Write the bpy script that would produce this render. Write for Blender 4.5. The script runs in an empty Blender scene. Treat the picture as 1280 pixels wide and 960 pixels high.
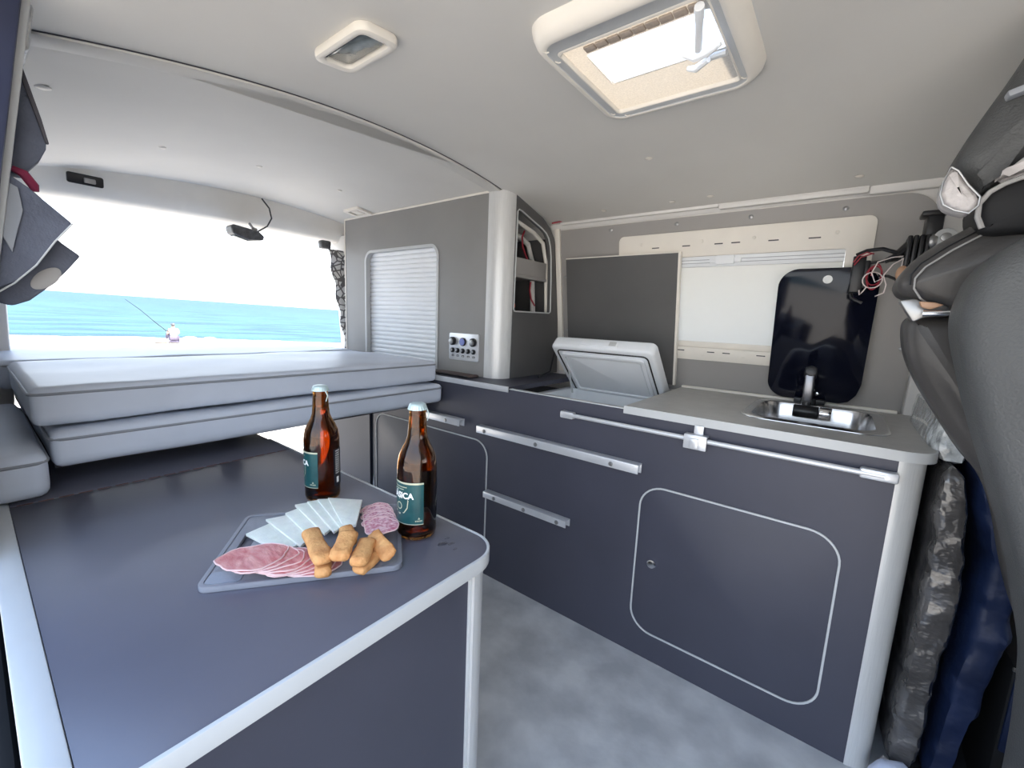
import bpy, bmesh, math, random
from mathutils import Vector, Matrix, noise
R = math.radians
ZO = 0.952                       # eye level above the van floor; heights below are measured from it
scene = bpy.context.scene
col = scene.collection
random.seed(4)

# ------------------------------------------------------------------ materials
def mat(name, c, rough=0.5, metal=0.0, var=0.04, scale=12.0, bump=0.0, bscale=60.0, spec=0.5, trans=0.0, ior=1.45,
        coat=0.0, alpha=1.0, c2=None, stretch=None, detail=4.0, sub=0.0):
    m = bpy.data.materials.new(name); m.use_nodes = True
    nt = m.node_tree; b = nt.nodes['Principled BSDF']
    b.inputs['Roughness'].default_value = rough; b.inputs['Metallic'].default_value = metal
    b.inputs['Specular IOR Level'].default_value = spec; b.inputs['Transmission Weight'].default_value = trans
    b.inputs['IOR'].default_value = ior; b.inputs['Coat Weight'].default_value = coat
    b.inputs['Alpha'].default_value = alpha; b.inputs['Subsurface Weight'].default_value = sub
    tc = nt.nodes.new('ShaderNodeTexCoord'); mp = nt.nodes.new('ShaderNodeMapping')
    nt.links.new(tc.outputs['Object'], mp.inputs['Vector'])
    if stretch: mp.inputs['Scale'].default_value = stretch
    nz = nt.nodes.new('ShaderNodeTexNoise'); nz.inputs['Scale'].default_value = scale; nz.inputs['Detail'].default_value = detail
    nt.links.new(mp.outputs['Vector'], nz.inputs['Vector'])
    rp = nt.nodes.new('ShaderNodeValToRGB')
    if c2 is None:
        lo = [max(0, v*(1-var)) for v in c]; hi = [min(1, v*(1+var)) for v in c]
    else: lo, hi = c, c2
    rp.color_ramp.elements[0].color = (*lo, 1); rp.color_ramp.elements[1].color = (*hi, 1)
    rp.color_ramp.elements[0].position = 0.35; rp.color_ramp.elements[1].position = 0.65
    nt.links.new(nz.outputs['Fac'], rp.inputs['Fac']); nt.links.new(rp.outputs['Color'], b.inputs['Base Color'])
    if bump > 0:
        n2 = nt.nodes.new('ShaderNodeTexNoise'); n2.inputs['Scale'].default_value = bscale; n2.inputs['Detail'].default_value = 3
        nt.links.new(mp.outputs['Vector'], n2.inputs['Vector'])
        bp = nt.nodes.new('ShaderNodeBump'); bp.inputs['Strength'].default_value = bump; bp.inputs['Distance'].default_value = 0.01
        nt.links.new(n2.outputs['Fac'], bp.inputs['Height']); nt.links.new(bp.outputs['Normal'], b.inputs['Normal'])
    return m
M = {}
M['laminate'] = mat('anthracite_laminate', (.056,.057,.078), .46, var=.05, scale=5, bump=.01, bscale=300, spec=.45)
M['laminate_lit_top'] = mat('anthracite_laminate_lit_top', (.112,.112,.142), .30, var=.06, scale=5, bump=.01, bscale=300, spec=1.0)  # same laminate as the fronts, paler: sky sheen put into the base colour
M['laminate_wall'] = mat('grey_laminate', (.33,.315,.30), .5, var=.03, scale=4, bump=.02, bscale=300)
M['wardrobe'] = mat('wardrobe_laminate', (.25,.243,.235), .42, var=.05, scale=4, bump=.02, bscale=200)
M['panel_dark'] = mat('dark_panel', (.10,.098,.097), .5, var=.05, scale=5)
M['worktop'] = mat('worktop_grey', (.42,.41,.39), .4, var=.05, scale=30, bump=.02, bscale=300)
M['ceiling'] = mat('ceiling_panel', (.65,.63,.59), .65, var=.03, scale=3, bump=.04, bscale=14)
M['cream'] = mat('cream_plastic', (.80,.755,.68), .45, var=.02)
M['white'] = mat('white_plastic', (.80,.82,.84), .35, var=.015)
M['white_body'] = mat('white_body_paint', (.72,.70,.67), .4, var=.03, scale=5)
M['edging'] = mat('light_grey_edging', (.52,.53,.53), .35, var=.02)
M['alu'] = mat('brushed_aluminium', (.66,.66,.65), .36, metal=.25, var=.05, scale=20, stretch=(40,40,1))
M['alu_rail'] = mat('aluminium_rail', (.68,.69,.71), .3, metal=.4, var=.04)
M['chrome'] = mat('chrome', (.75,.76,.78), .16, metal=1, var=.02)
M['gunmetal'] = mat('dark_polished_metal', (.20,.20,.21), .28, metal=1)
M['steel'] = mat('stainless_steel', (.66,.66,.67), .24, metal=1, var=.05, scale=30, stretch=(1,1,25))
M['zinc'] = mat('screw_metal', (.35,.35,.35), .35, metal=.8)
M['vinyl'] = mat('pale_blue_grey_vinyl', (.56,.60,.68), .42, var=.05, scale=6, bump=.12, bscale=9)
M['piping'] = mat('grey_piping', (.27,.285,.31), .5)
M['leather'] = mat('dark_grey_leather', (.066,.068,.069), .5, var=.05, scale=8, bump=.22, bscale=330)
M['leather2'] = mat('charcoal_leather', (.062,.058,.056), .38, var=.08, scale=6, bump=.06, bscale=160)
M['stitch'] = mat('pale_stitching', (.33,.32,.31), .6)
M['foam'] = mat('pale_lining_fabric', (.50,.47,.46), .8, var=.25, scale=30, bump=.4, bscale=60)
M['black'] = mat('black_plastic', (.012,.012,.014), .35)
M['black_soft'] = mat('black_rubber', (.01,.01,.011), .7)
M['glass_black'] = mat('black_glass', (.004,.005,.012), .10, spec=.35, coat=0)
M['navy'] = mat('navy_nylon', (.010,.020,.062), .5, var=.2, scale=9, bump=.5, bscale=22)
M['blue_panel'] = mat('dark_blue_trim', (.028,.034,.07), .5, var=.1)
M['grey_cloth'] = mat('grey_canvas', (.105,.115,.15), .8, var=.12, scale=20, bump=.2, bscale=200)
M['pink'] = mat('magenta_binding', (.20,.015,.05), .7)
M['darkcloth'] = mat('dark_edge_tape', (.07,.065,.075), .8)
M['sheet'] = mat('grey_wrapped_foam', (.085,.08,.078), .22, var=.25, scale=7, bump=1.0, bscale=24, coat=1.0, stretch=(1,1.5,1.4))
M['plastic_film'] = mat('clear_plastic_film', (.52,.55,.56), .16, var=.45, scale=30, bump=1.0, bscale=45, coat=1.0)
M['whitecloth'] = mat('pale_blue_cloth', (.55,.60,.75), .7, bump=.4, bscale=20)
M['brown'] = mat('brown_wallet_leather', (.09,.065,.06), .75)
M['hinge'] = mat('brown_hinge', (.16,.08,.06), .9, spec=.1)
M['orange'] = mat('orange_pouch', (.75,.12,.03), .5, bump=.5, bscale=40)
M['redwire'] = mat('red_wire', (.30,.02,.035), .4)
M['whitewire'] = mat('white_wire', (.75,.66,.64), .4)
M['copper'] = mat('tan_reel', (.50,.30,.19), .5)
M['blue_dial'] = mat('blue_dial', (.20,.24,.55), .3)
M['cheese'] = mat('white_cheese', (.84,.82,.74), .4, var=.04, scale=60, bump=.08, bscale=150, sub=.15)
M['ham'] = mat('cured_ham', (.58,.14,.15), .33, c2=(.78,.36,.34), scale=38, stretch=(1,2.5,1), bump=.2, bscale=90, sub=.1)
M['fat'] = mat('pale_fat', (.84,.56,.54), .4, sub=.1)
M['salami'] = mat('salami', (.50,.10,.17), .4, c2=(.82,.55,.58), scale=210, bump=.2, bscale=150, detail=2)
M['bread'] = mat('toasted_bread', (.58,.25,.085), .75, c2=(.74,.39,.15), scale=45, bump=.3, bscale=140)
M['board'] = mat('grey_cutting_board', (.24,.245,.275), .35, bump=.05, bscale=200)
M['board_in'] = mat('board_clear_grip', (.30,.33,.38), .15, bump=.1)
M['cap'] = mat('pale_green_cap', (.50,.62,.62), .35, metal=.3)
M['label'] = mat('teal_label', (.008,.055,.060), .35, c2=(.015,.090,.092), scale=25)
M['label_back'] = mat('black_back_label', (.012,.014,.02), .4)
M['gold'] = mat('pale_gold_print', (.55,.55,.40), .35, metal=.2)
M['print'] = mat('white_print', (.85,.87,.85), .5)
M['glassclear'] = mat('cold_water_drop', (1,1,1), .05, trans=1.0, ior=1.33, var=0)
M['lampglass'] = mat('grey_lamp_lens', (.12,.14,.14), .12, var=.3, scale=40, coat=.5)
M['headliner_dark'] = mat('dark_seal', (.05,.05,.06), .6)
M['metalstrip'] = mat('pressed_metal', (.50,.50,.50), .35, metal=.35, var=.2, scale=60, bump=.8, bscale=60)
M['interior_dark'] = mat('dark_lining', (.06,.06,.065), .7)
M['darkcam'] = mat('dark_lamp_casing', (.09,.09,.095), .4, var=.3, scale=60)
M['skin'] = mat('skin', (.5,.3,.2), .6)
M['shirt'] = mat('white_shirt', (.75,.77,.82), .8)
M['trousers'] = mat('dark_trousers', (.12,.10,.14), .8)
M['rockm'] = mat('shore_rock', (.42,.38,.36), .9, var=.3, scale=4, bump=.5, bscale=6)

def amber():
    m = bpy.data.materials.new('amber_glass'); m.use_nodes = True; b = m.node_tree.nodes['Principled BSDF']
    b.inputs['Base Color'].default_value = (.50,.21,.035,1); b.inputs['Roughness'].default_value = .04
    b.inputs['Transmission Weight'].default_value = 1; b.inputs['IOR'].default_value = 1.48
    return m
M['amber'] = amber()
def beer():
    m = bpy.data.materials.new('beer'); m.use_nodes = True; b = m.node_tree.nodes['Principled BSDF']
    b.inputs['Base Color'].default_value = (.70,.34,.06,1); b.inputs['Roughness'].default_value = .0
    b.inputs['Transmission Weight'].default_value = 1; b.inputs['IOR'].default_value = 1.34
    return m
M['beer'] = beer()

def floor_mat():
    m = mat('mottled_vinyl_floor', (.42,.425,.43), .42, c2=(.62,.62,.615), scale=9, detail=14, bump=.05, bscale=80)
    return m
M['floor'] = floor_mat()

def translucent(name, c, fac, rough=.6, var=0.05, scale=40):
    m = bpy.data.materials.new(name); m.use_nodes = True; nt = m.node_tree
    out = nt.nodes['Material Output']; nt.nodes.remove(nt.nodes['Principled BSDF'])
    d = nt.nodes.new('ShaderNodeBsdfDiffuse'); t = nt.nodes.new('ShaderNodeBsdfTranslucent'); mx = nt.nodes.new('ShaderNodeMixShader')
    nz = nt.nodes.new('ShaderNodeTexNoise'); nz.inputs['Scale'].default_value = scale; tc = nt.nodes.new('ShaderNodeTexCoord')
    nt.links.new(tc.outputs['Object'], nz.inputs['Vector'])
    rp = nt.nodes.new('ShaderNodeValToRGB'); rp.color_ramp.elements[0].color = (*[v*(1-var) for v in c],1); rp.color_ramp.elements[1].color = (*[min(1,v*(1+var)) for v in c],1)
    nt.links.new(nz.outputs['Fac'], rp.inputs['Fac'])
    nt.links.new(rp.outputs['Color'], d.inputs['Color']); nt.links.new(rp.outputs['Color'], t.inputs['Color'])
    mx.inputs['Fac'].default_value = fac
    nt.links.new(d.outputs[0], mx.inputs[1]); nt.links.new(t.outputs[0], mx.inputs[2]); nt.links.new(mx.outputs[0], out.inputs['Surface'])
    return m
M['blind'] = translucent('white_blind_fabric', (.80,.80,.78), .40, var=.01)
M['mesh'] = translucent('beige_dusty_lens', (.66,.61,.54), .42, var=.22, scale=330)
M['mesh_dark'] = translucent('beige_grille', (.5,.43,.37), .3, var=.2, scale=200)
M['curtain'] = None
def curtain():
    m = bpy.data.materials.new('patterned_curtain'); m.use_nodes = True; nt = m.node_tree; b = nt.nodes['Principled BSDF']
    tc = nt.nodes.new('ShaderNodeTexCoord'); v = nt.nodes.new('ShaderNodeTexVoronoi'); v.feature = 'DISTANCE_TO_EDGE'; v.distance = 'EUCLIDEAN'
    v.inputs['Scale'].default_value = 32; rp = nt.nodes.new('ShaderNodeValToRGB'); rp.color_ramp.interpolation = 'CONSTANT'
    rp.color_ramp.elements[0].color = (.16,.15,.15,1); rp.color_ramp.elements[1].color = (.75,.74,.72,1); rp.color_ramp.elements[1].position = .10
    nt.links.new(tc.outputs['Object'], v.inputs['Vector']); nt.links.new(v.outputs['Distance'], rp.inputs['Fac']); nt.links.new(rp.outputs['Color'], b.inputs['Base Color'])
    b.inputs['Roughness'].default_value = .8
    return m
M['curtain'] = curtain()
def glass(name, tint=(1,1,1), rough=0.0):
    m = bpy.data.materials.new(name); m.use_nodes = True; b = m.node_tree.nodes['Principled BSDF']
    b.inputs['Base Color'].default_value = (*tint,1); b.inputs['Roughness'].default_value = rough
    b.inputs['Transmission Weight'].default_value = 1; b.inputs['IOR'].default_value = 1.05
    return m
M['acrylic'] = glass('clear_acrylic', (.98,.97,.95), .05)
def sea():
    m = bpy.data.materials.new('sea_water'); m.use_nodes = True; nt = m.node_tree; b = nt.nodes['Principled BSDF']
    tc = nt.nodes.new('ShaderNodeTexCoord'); mp = nt.nodes.new('ShaderNodeMapping'); mp.inputs['Scale'].default_value = (.55,.16,1)
    nt.links.new(tc.outputs['Object'], mp.inputs['Vector'])
    n = nt.nodes.new('ShaderNodeTexNoise'); n.inputs['Scale'].default_value = .9; n.inputs['Detail'].default_value = 9; n.inputs['Roughness'].default_value = .62
    nt.links.new(mp.outputs['Vector'], n.inputs['Vector'])
    rp = nt.nodes.new('ShaderNodeValToRGB'); e = rp.color_ramp.elements
    e[0].position = .42; e[0].color = (.004,.038,.055,1); e[1].position = .60; e[1].color = (.028,.104,.112,1)
    nt.links.new(n.outputs['Fac'], rp.inputs['Fac'])
    # deeper water further from the shore
    sx = nt.nodes.new('ShaderNodeSeparateXYZ'); nt.links.new(tc.outputs['Object'], sx.inputs['Vector'])
    mr = nt.nodes.new('ShaderNodeMapRange'); mr.inputs['From Min'].default_value = -30; mr.inputs['From Max'].default_value = -220
    nt.links.new(sx.outputs['X'], mr.inputs['Value'])
    mx = nt.nodes.new('ShaderNodeMix'); mx.data_type = 'RGBA'; mx.inputs['B'].default_value = (.003,.042,.070,1)
    nt.links.new(rp.outputs['Color'], mx.inputs['A']); m2 = nt.nodes.new('ShaderNodeMath'); m2.operation='MULTIPLY'; m2.inputs[1].default_value=.75
    nt.links.new(mr.outputs['Result'], m2.inputs[0]); nt.links.new(m2.outputs[0], mx.inputs['Factor'])
    nt.links.new(mx.outputs['Result'], b.inputs['Base Color'])
    bp = nt.nodes.new('ShaderNodeBump'); bp.inputs['Strength'].default_value = .6; bp.inputs['Distance'].default_value = .4
    nt.links.new(n.outputs['Fac'], bp.inputs['Height']); nt.links.new(bp.outputs['Normal'], b.inputs['Normal'])
    b.inputs['Roughness'].default_value = .45; b.inputs['Specular IOR Level'].default_value = .12
    return m
M['sea'] = sea()
def gravel():
    m = bpy.data.materials.new('pale_gravel'); m.use_nodes = True; nt = m.node_tree; b = nt.nodes['Principled BSDF']
    tc = nt.nodes.new('ShaderNodeTexCoord'); v = nt.nodes.new('ShaderNodeTexVoronoi'); v.inputs['Scale'].default_value = 9
    nt.links.new(tc.outputs['Object'], v.inputs['Vector'])
    rp = nt.nodes.new('ShaderNodeValToRGB'); rp.color_ramp.elements[0].color = (.68,.62,.54,1); rp.color_ramp.elements[1].color = (.34,.30,.25,1); rp.color_ramp.elements[1].position=.8
    nt.links.new(v.outputs['Distance'], rp.inputs['Fac']); nt.links.new(rp.outputs['Color'], b.inputs['Base Color']); b.inputs['Roughness'].default_value = .95
    bp = nt.nodes.new('ShaderNodeBump'); bp.inputs['Strength'].default_value = .7; bp.inputs['Distance'].default_value=.06; bp.invert=True
    nt.links.new(v.outputs['Distance'], bp.inputs['Height']); nt.links.new(bp.outputs['Normal'], b.inputs['Normal'])
    return m
M['gravel'] = gravel()

# ------------------------------------------------------------------ mesh helpers (coordinates heights relative to eye level)
def rrect(x0, x1, z0, z1, r, n=7, corners=(1,1,1,1)):
    """rounded rectangle, counter-clockwise from bottom-left; corners = BL, BR, TR, TL"""
    pts = []
    cs = [(x0+r, z0+r, 180, corners[0], (x0,z0)), (x1-r, z0+r, 270, corners[1], (x1,z0)), (x1-r, z1-r, 0, corners[2], (x1,z1)), (x0+r, z1-r, 90, corners[3], (x0,z1))]
    for cx, cz, a, on, sharp in cs:
        if not on: pts.append(sharp); continue
        for i in range(n+1):
            t = R(a + 90*i/n); pts.append((cx+r*math.cos(t), cz+r*math.sin(t)))
    return pts
class MB:
    def __init__(s): s.bm = bmesh.new()
    def merge(s, b, bevel=0, seg=2, ang=25):
        if bevel > 0:
            es = [e for e in b.edges if len(e.link_faces) == 2 and e.calc_face_angle(0) > R(ang)]
            bmesh.ops.bevel(b, geom=es, offset=bevel, segments=seg, profile=.5, affect='EDGES', clamp_overlap=True)
        me = bpy.data.meshes.new('tmp'); b.to_mesh(me); b.free(); s.bm.from_mesh(me); bpy.data.meshes.remove(me); return s
    def box(s, x0, x1, y0, y1, z0, z1, bevel=0, seg=2, mtx=None):
        b = bmesh.new(); bmesh.ops.create_cube(b, size=1)
        for v in b.verts: v.co = Vector(((x0+x1)/2+v.co.x*(x1-x0), (y0+y1)/2+v.co.y*(y1-y0), (z0+z1)/2+v.co.z*(z1-z0)))
        if mtx: bmesh.ops.transform(b, matrix=mtx, verts=b.verts)
        return s.merge(b, bevel, seg)
    def poly(s, pts, f0, f1, holes=(), bevel=0, seg=2, ang=25):
        """solid between two maps f0(u,v)->xyz and f1(u,v)->xyz of a 2d outline"""
        b = bmesh.new(); loops = []
        for loop in [pts]+list(holes):
            a = [b.verts.new(f0(*p)) for p in loop]; c = [b.verts.new(f1(*p)) for p in loop]; loops.append((a, c))
            n = len(loop)
            for i in range(n):
                b.faces.new((a[i], a[(i+1)%n], c[(i+1)%n], c[i]))
        if not holes:
            b.faces.new(loops[0][0]); b.faces.new(loops[0][1])
        else:
            for k in (0, 1):
                es = []
                for lp in loops:
                    vs = lp[k]; n = len(vs)
                    for i in range(n): es.append(b.edges.get((vs[i], vs[(i+1)%n])))
                bmesh.ops.triangle_fill(b, edges=es, use_beauty=True)
        bmesh.ops.recalc_face_normals(b, faces=b.faces)
        return s.merge(b, bevel, seg, ang)
    def xz(s, pts, y0, y1, **k): return s.poly(pts, lambda u,v:(u,y0,v), lambda u,v:(u,y1,v), **k)
    def xy(s, pts, z0, z1, **k): return s.poly(pts, lambda u,v:(u,v,z0), lambda u,v:(u,v,z1), **k)
    def yz(s, pts, x0, x1, **k): return s.poly(pts, lambda u,v:(x0,u,v), lambda u,v:(x1,u,v), **k)
    def tube(s, pts, r, n=8, cap=True):
        b = bmesh.new(); pts = [Vector(p) for p in pts]; rings = []
        rr = r if isinstance(r, (list, tuple)) else [r]*len(pts)
        up = Vector((0,0,1)); prev = None
        for i, p in enumerate(pts):
            t = (pts[min(i+1,len(pts)-1)]-pts[max(i-1,0)]).normalized()
            if prev is None:
                a = t.orthogonal().normalized()
            else:
                a = (prev - t*prev.dot(t)).normalized()
            prev = a; c = t.cross(a)
            rings.append([b.verts.new(p+(a*math.cos(2*math.pi*k/n)+c*math.sin(2*math.pi*k/n))*rr[i]) for k in range(n)])
        for i in range(len(rings)-1):
            for k in range(n): b.faces.new((rings[i][k], rings[i][(k+1)%n], rings[i+1][(k+1)%n], rings[i+1][k]))
        if cap: b.faces.new(rings[0][::-1]); b.faces.new(rings[-1])
        bmesh.ops.recalc_face_normals(b, faces=b.faces)
        return s.merge(b)
    def cyl(s, p0, p1, r, n=24, bevel=0):
        p0 = Vector(p0); p1 = Vector(p1); b = bmesh.new()
        bmesh.ops.create_cone(b, cap_ends=True, segments=n, radius1=r, radius2=r, depth=(p1-p0).length)
        q = Vector((0,0,1)).rotation_difference(p1-p0); bmesh.ops.transform(b, matrix=Matrix.Translation((p0+p1)/2) @ q.to_matrix().to_4x4(), verts=b.verts)
        return s.merge(b, bevel, 2, 50)
    def sph(s, c, r, sc=(1,1,1), n=16):
        b = bmesh.new(); bmesh.ops.create_uvsphere(b, u_segments=n, v_segments=n//2+2, radius=r)
        for v in b.verts: v.co = Vector((c[0]+v.co.x*sc[0], c[1]+v.co.y*sc[1], c[2]+v.co.z*sc[2]))
        return s.merge(b)
    def lathe(s, prof, c=(0,0,0), n=40, a0=0, a1=360, close=True):
        b = bmesh.new(); full = abs(a1-a0) >= 360; cols = []
        m = n if full else n+1
        for k in range(m):
            t = R(a0+(a1-a0)*k/n)
            cols.append([b.verts.new((c[0]+r*math.cos(t), c[1]+r*math.sin(t), c[2]+z)) for r, z in prof])
        for k in range(n):
            A = cols[k]; B = cols[(k+1) % m]
            for i in range(len(prof)-1): b.faces.new((A[i], B[i], B[i+1], A[i+1]))
        bmesh.ops.remove_doubles(b, verts=b.verts, dist=1e-6)
        bmesh.ops.recalc_face_normals(b, faces=b.faces)
        return s.merge(b)
    def grid(s, nu, nv, f):
        b = bmesh.new(); vs = [[b.verts.new(f(i/nu, j/nv)) for j in range(nv+1)] for i in range(nu+1)]
        for i in range(nu):
            for j in range(nv): b.faces.new((vs[i][j], vs[i+1][j], vs[i+1][j+1], vs[i][j+1]))
        return s.merge(b)
    def puff(s, x0, x1, y0, y1, z0, z1, bevel, cuts=10, amp=.004, fr=7.0, seed=0, bulge=0.0):
        """upholstered block: bevelled, subdivided box with soft lumps"""
        b = bmesh.new(); bmesh.ops.create_cube(b, size=1)
        for v in b.verts: v.co = Vector(((x0+x1)/2+v.co.x*(x1-x0), (y0+y1)/2+v.co.y*(y1-y0), (z0+z1)/2+v.co.z*(z1-z0)))
        bmesh.ops.bevel(b, geom=list(b.edges), offset=bevel, segments=4, profile=.6, affect='EDGES')
        big = [e for e in b.edges if e.calc_length() > bevel*1.5]
        bmesh.ops.subdivide_edges(b, edges=big, cuts=cuts, use_grid_fill=True)
        b.normal_update()
        for v in b.verts:
            k = noise.noise(Vector((v.co.x*fr+seed, v.co.y*fr, v.co.z*fr)))
            w = 1
            if bulge:
                w2 = math.sin(math.pi*min(1,max(0,(v.co.x-x0)/(x1-x0))))*math.sin(math.pi*min(1,max(0,(v.co.y-y0)/(y1-y0))))
                v.co += v.normal*bulge*w2
            v.co += v.normal*k*amp
        return s.merge(b)
def kids(o): return [c for c in bpy.data.objects if c.parent == o]
WL = {}
def obj(name, mb, m, parent=None, sharp=35, loc=None):
    me = bpy.data.meshes.new(name); mb.bm.to_mesh(me); mb.bm.free()
    me.materials.append(m)
    o = bpy.data.objects.new(name, me); col.objects.link(o)
    base = WL[parent] if parent else Vector(loc if loc is not None else (0,0,0)) + Vector((0,0,ZO if loc is not None else 0))
    me.transform(Matrix.Translation(Vector((0,0,ZO))-base))
    for p in me.polygons: p.use_smooth = True
    me.set_sharp_from_angle(angle=R(sharp))
    if parent: o.parent = parent; WL[o] = WL[parent]
    else: o.location = base; WL[o] = base.copy()
    return o
def tag(o, label, cat, group=None, kind=None):
    if label: o['label'] = label
    if cat: o['category'] = cat
    if group: o['group'] = group
    if kind: o['kind'] = kind
    return o
def struct(o, label, cat='structure'):
    o['kind'] = 'structure'; o['label'] = label; o['category'] = cat; return o
def thing(name, label, cat, loc, group=None):
    o = bpy.data.objects.new(name, None); col.objects.link(o); o.empty_display_size = .05
    o.location = Vector(loc)+Vector((0,0,ZO)); WL[o] = o.location.copy()
    return tag(o, label, cat, group)
def text_mesh(txt, size, f, m, name, parent, depth=.0004):
    cu = bpy.data.curves.new('txt', 'FONT'); cu.body = txt; cu.size = size; cu.align_x = 'CENTER'; cu.extrude = 0; cu.offset = size*.035
    to = bpy.data.objects.new('txt', cu); col.objects.link(to); bpy.context.view_layer.update()
    me = bpy.data.meshes.new_from_object(to.evaluated_get(bpy.context.evaluated_depsgraph_get()))
    mb = MB(); mb.bm.from_mesh(me); bpy.data.objects.remove(to); bpy.data.meshes.remove(me)
    bmesh.ops.subdivide_edges(mb.bm, edges=[e for e in mb.bm.edges if e.calc_length()>size*.3], cuts=1)
    for v in mb.bm.verts: v.co = Vector(f(v.co.x, v.co.y))
    return obj(name, mb, m, parent)

ZTT = -.3695
def arch(y): return .489 - .177*(y-.8)**2
def YW(z): return 1.6216 - .17*z            # inner face of the kitchen-side wall
def YL(z): return .015 + .165*z             # inner face of the door-side wall
Zf = -.952

# ------------------------------------------------------------------ the van shell
fl = struct(obj('floor', MB().xy([(-2.28,-.1),(2.2,-.1),(2.2,1.86),(-2.28,1.86)], Zf-.03, Zf), M['floor']), 'mottled grey vinyl floor of the van', 'floor')

def ceiling_grid(x0, x1, y0, y1, hole=None, nx=6, ny=26, off=0.0, th=.012):
    xs = [x0+(x1-x0)*i/nx for i in range(nx+1)]; ys = [y0+(y1-y0)*i/ny for i in range(ny+1)]
    if hole:
        xs = sorted(set(xs+[hole[0], hole[1]])); ys = sorted(set(ys+[hole[2], hole[3]]))
    b = bmesh.new(); V = {}
    def g(i, j, k):
        if (i,j,k) not in V: V[i,j,k] = b.verts.new((xs[i], ys[j], arch(ys[j])+off+k*th))
        return V[i,j,k]
    cell = lambda i,j: 0 <= i < len(xs)-1 and 0 <= j < len(ys)-1 and not (hole and hole[0]-1e-6 <= xs[i] < hole[1]-1e-6 and hole[2]-1e-6 <= ys[j] < hole[3]-1e-6)
    for i in range(len(xs)-1):
        for j in range(len(ys)-1):
            if not cell(i,j): continue
            for k in (0,1): b.faces.new([g(i,j,k), g(i+1,j,k), g(i+1,j+1,k), g(i,j+1,k)])
            for (di,dj,a,c) in ((-1,0,(i,j),(i,j+1)),(1,0,(i+1,j),(i+1,j+1)),(0,-1,(i,j),(i+1,j)),(0,1,(i,j+1),(i+1,j+1))):
                if not cell(i+di,j+dj): b.faces.new([g(*a,0), g(*c,0), g(*c,1), g(*a,1)])
    bmesh.ops.recalc_face_normals(b, faces=b.faces)
    m = MB(); m.merge(b); return m
HX0, HX1, HY0, HY1 = -.462, -.205, .675, .948       # clear opening of the roof hatch
struct(obj('ceiling', ceiling_grid(-1.035, 2.1, .045, 1.56, (HX0,HX1,HY0,HY1), nx=10), M['ceiling']), 'matt grey front ceiling panel with the roof hatch', 'ceiling')
struct(obj('ceiling', ceiling_grid(-2.13, -1.062, .045, 1.56), M['ceiling']), 'pale rear ceiling panel over the bed', 'ceiling')
# roof skin above with an opening for the hatch
struct(obj('roof', ceiling_grid(-2.3, 2.1, -.05, 1.78, (HX0-.02,HX1+.02,HY0-.02,HY1+.02), nx=10, off=.055), M['white_body']), 'white outer roof skin of the van', 'roof')
# joint trim across the ceiling
m = MB()
for (xa, xb, dz, mm) in ((-1.082,-1.031,.006,'a'),):
    m.poly([(.06+1.2*i/30, 0) for i in range(31)]+[(.06+1.2*i/30, 1) for i in range(30,-1,-1)],
           lambda u,v:(xa if v else xb, u, arch(u)-dz), lambda u,v:(xa if v else xb, u, arch(u)+.002), bevel=.004)
struct(obj('trim_1', m, M['ceiling']), 'pale cover strip over the joint of the two ceiling panels', 'trim')
m = MB().tube([(-1.029, .06+1.2*i/30, arch(.06+1.2*i/30)-.0005) for i in range(31)], .0016, 6)
struct(obj('trim_2', m, M['headliner_dark']), 'thin dark joint beside the ceiling strip', 'trim')

# kitchen-side wall: outer body and grey lining with the window cut out
WX0, WX1, WZ0, WZ1 = -.66, -.02, -.075, .24
prof = lambda z: YW(z)
def wallmap(off): return lambda u, v: (u, YW(v)-off, v)
wallout = [(-2.15,-.96),(2.1,-.96),(2.1,.50),(-2.15,.50)]
struct(obj('wall_right', MB().poly(wallout, wallmap(0), wallmap(-.05), holes=[rrect(WX0,WX1,WZ0,WZ1,.02)]), M['white_body']), 'cream painted van side wall behind the kitchen', 'wall')
liner = rrect(-.972, .157, -.24, .368, .075, 10, (0,0,1,0))
o = obj('wall_right_lining', MB().poly(liner, wallmap(.008), wallmap(.001), holes=[rrect(WX0-.01,WX1+.01,WZ0-.01,WZ1+.01,.02)]), M['laminate_wall'])
struct(o, 'grey lining board on the wall around the kitchen window', 'wall')
# lining inside the wardrobe
o = obj('wall_right_lining', MB().poly([(-2.1,-.2),(-1.04,-.2),(-1.04,.34),(-2.1,.34)], wallmap(.01), wallmap(.001)), M['panel_dark']); struct(o, 'dark lining on the wall inside the wardrobe', 'wall')
# wall top rail in two lengths
def railpiece(x0, x1, h, z0, name, lab):
    m = MB().poly(rrect(x0, x1, z0, z0+h, .004, 3), wallmap(.022), wallmap(.0), bevel=.003)
    m.poly([(x0,z0+h*.45),(x1,z0+h*.45),(x1,z0+h*.55),(x0,z0+h*.55)], wallmap(.025), wallmap(.018))
    struct(obj(name, m, M['white_body']), lab, 'trim')
railpiece(-.965, -.372, .022, .385, 'trim_3', 'pale cable trunking under the ceiling, left length')
railpiece(-.37, .005, .026, .378, 'trim_4', 'pale cable trunking under the ceiling, right length')
struct(obj('trim_5', MB().poly([(.005,.372),(.17,.372),(.17,.412),(.005,.406)], wallmap(.018), wallmap(0), bevel=.006), M['white_body']), 'white body rail above the right end of the lining', 'trim')
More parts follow.
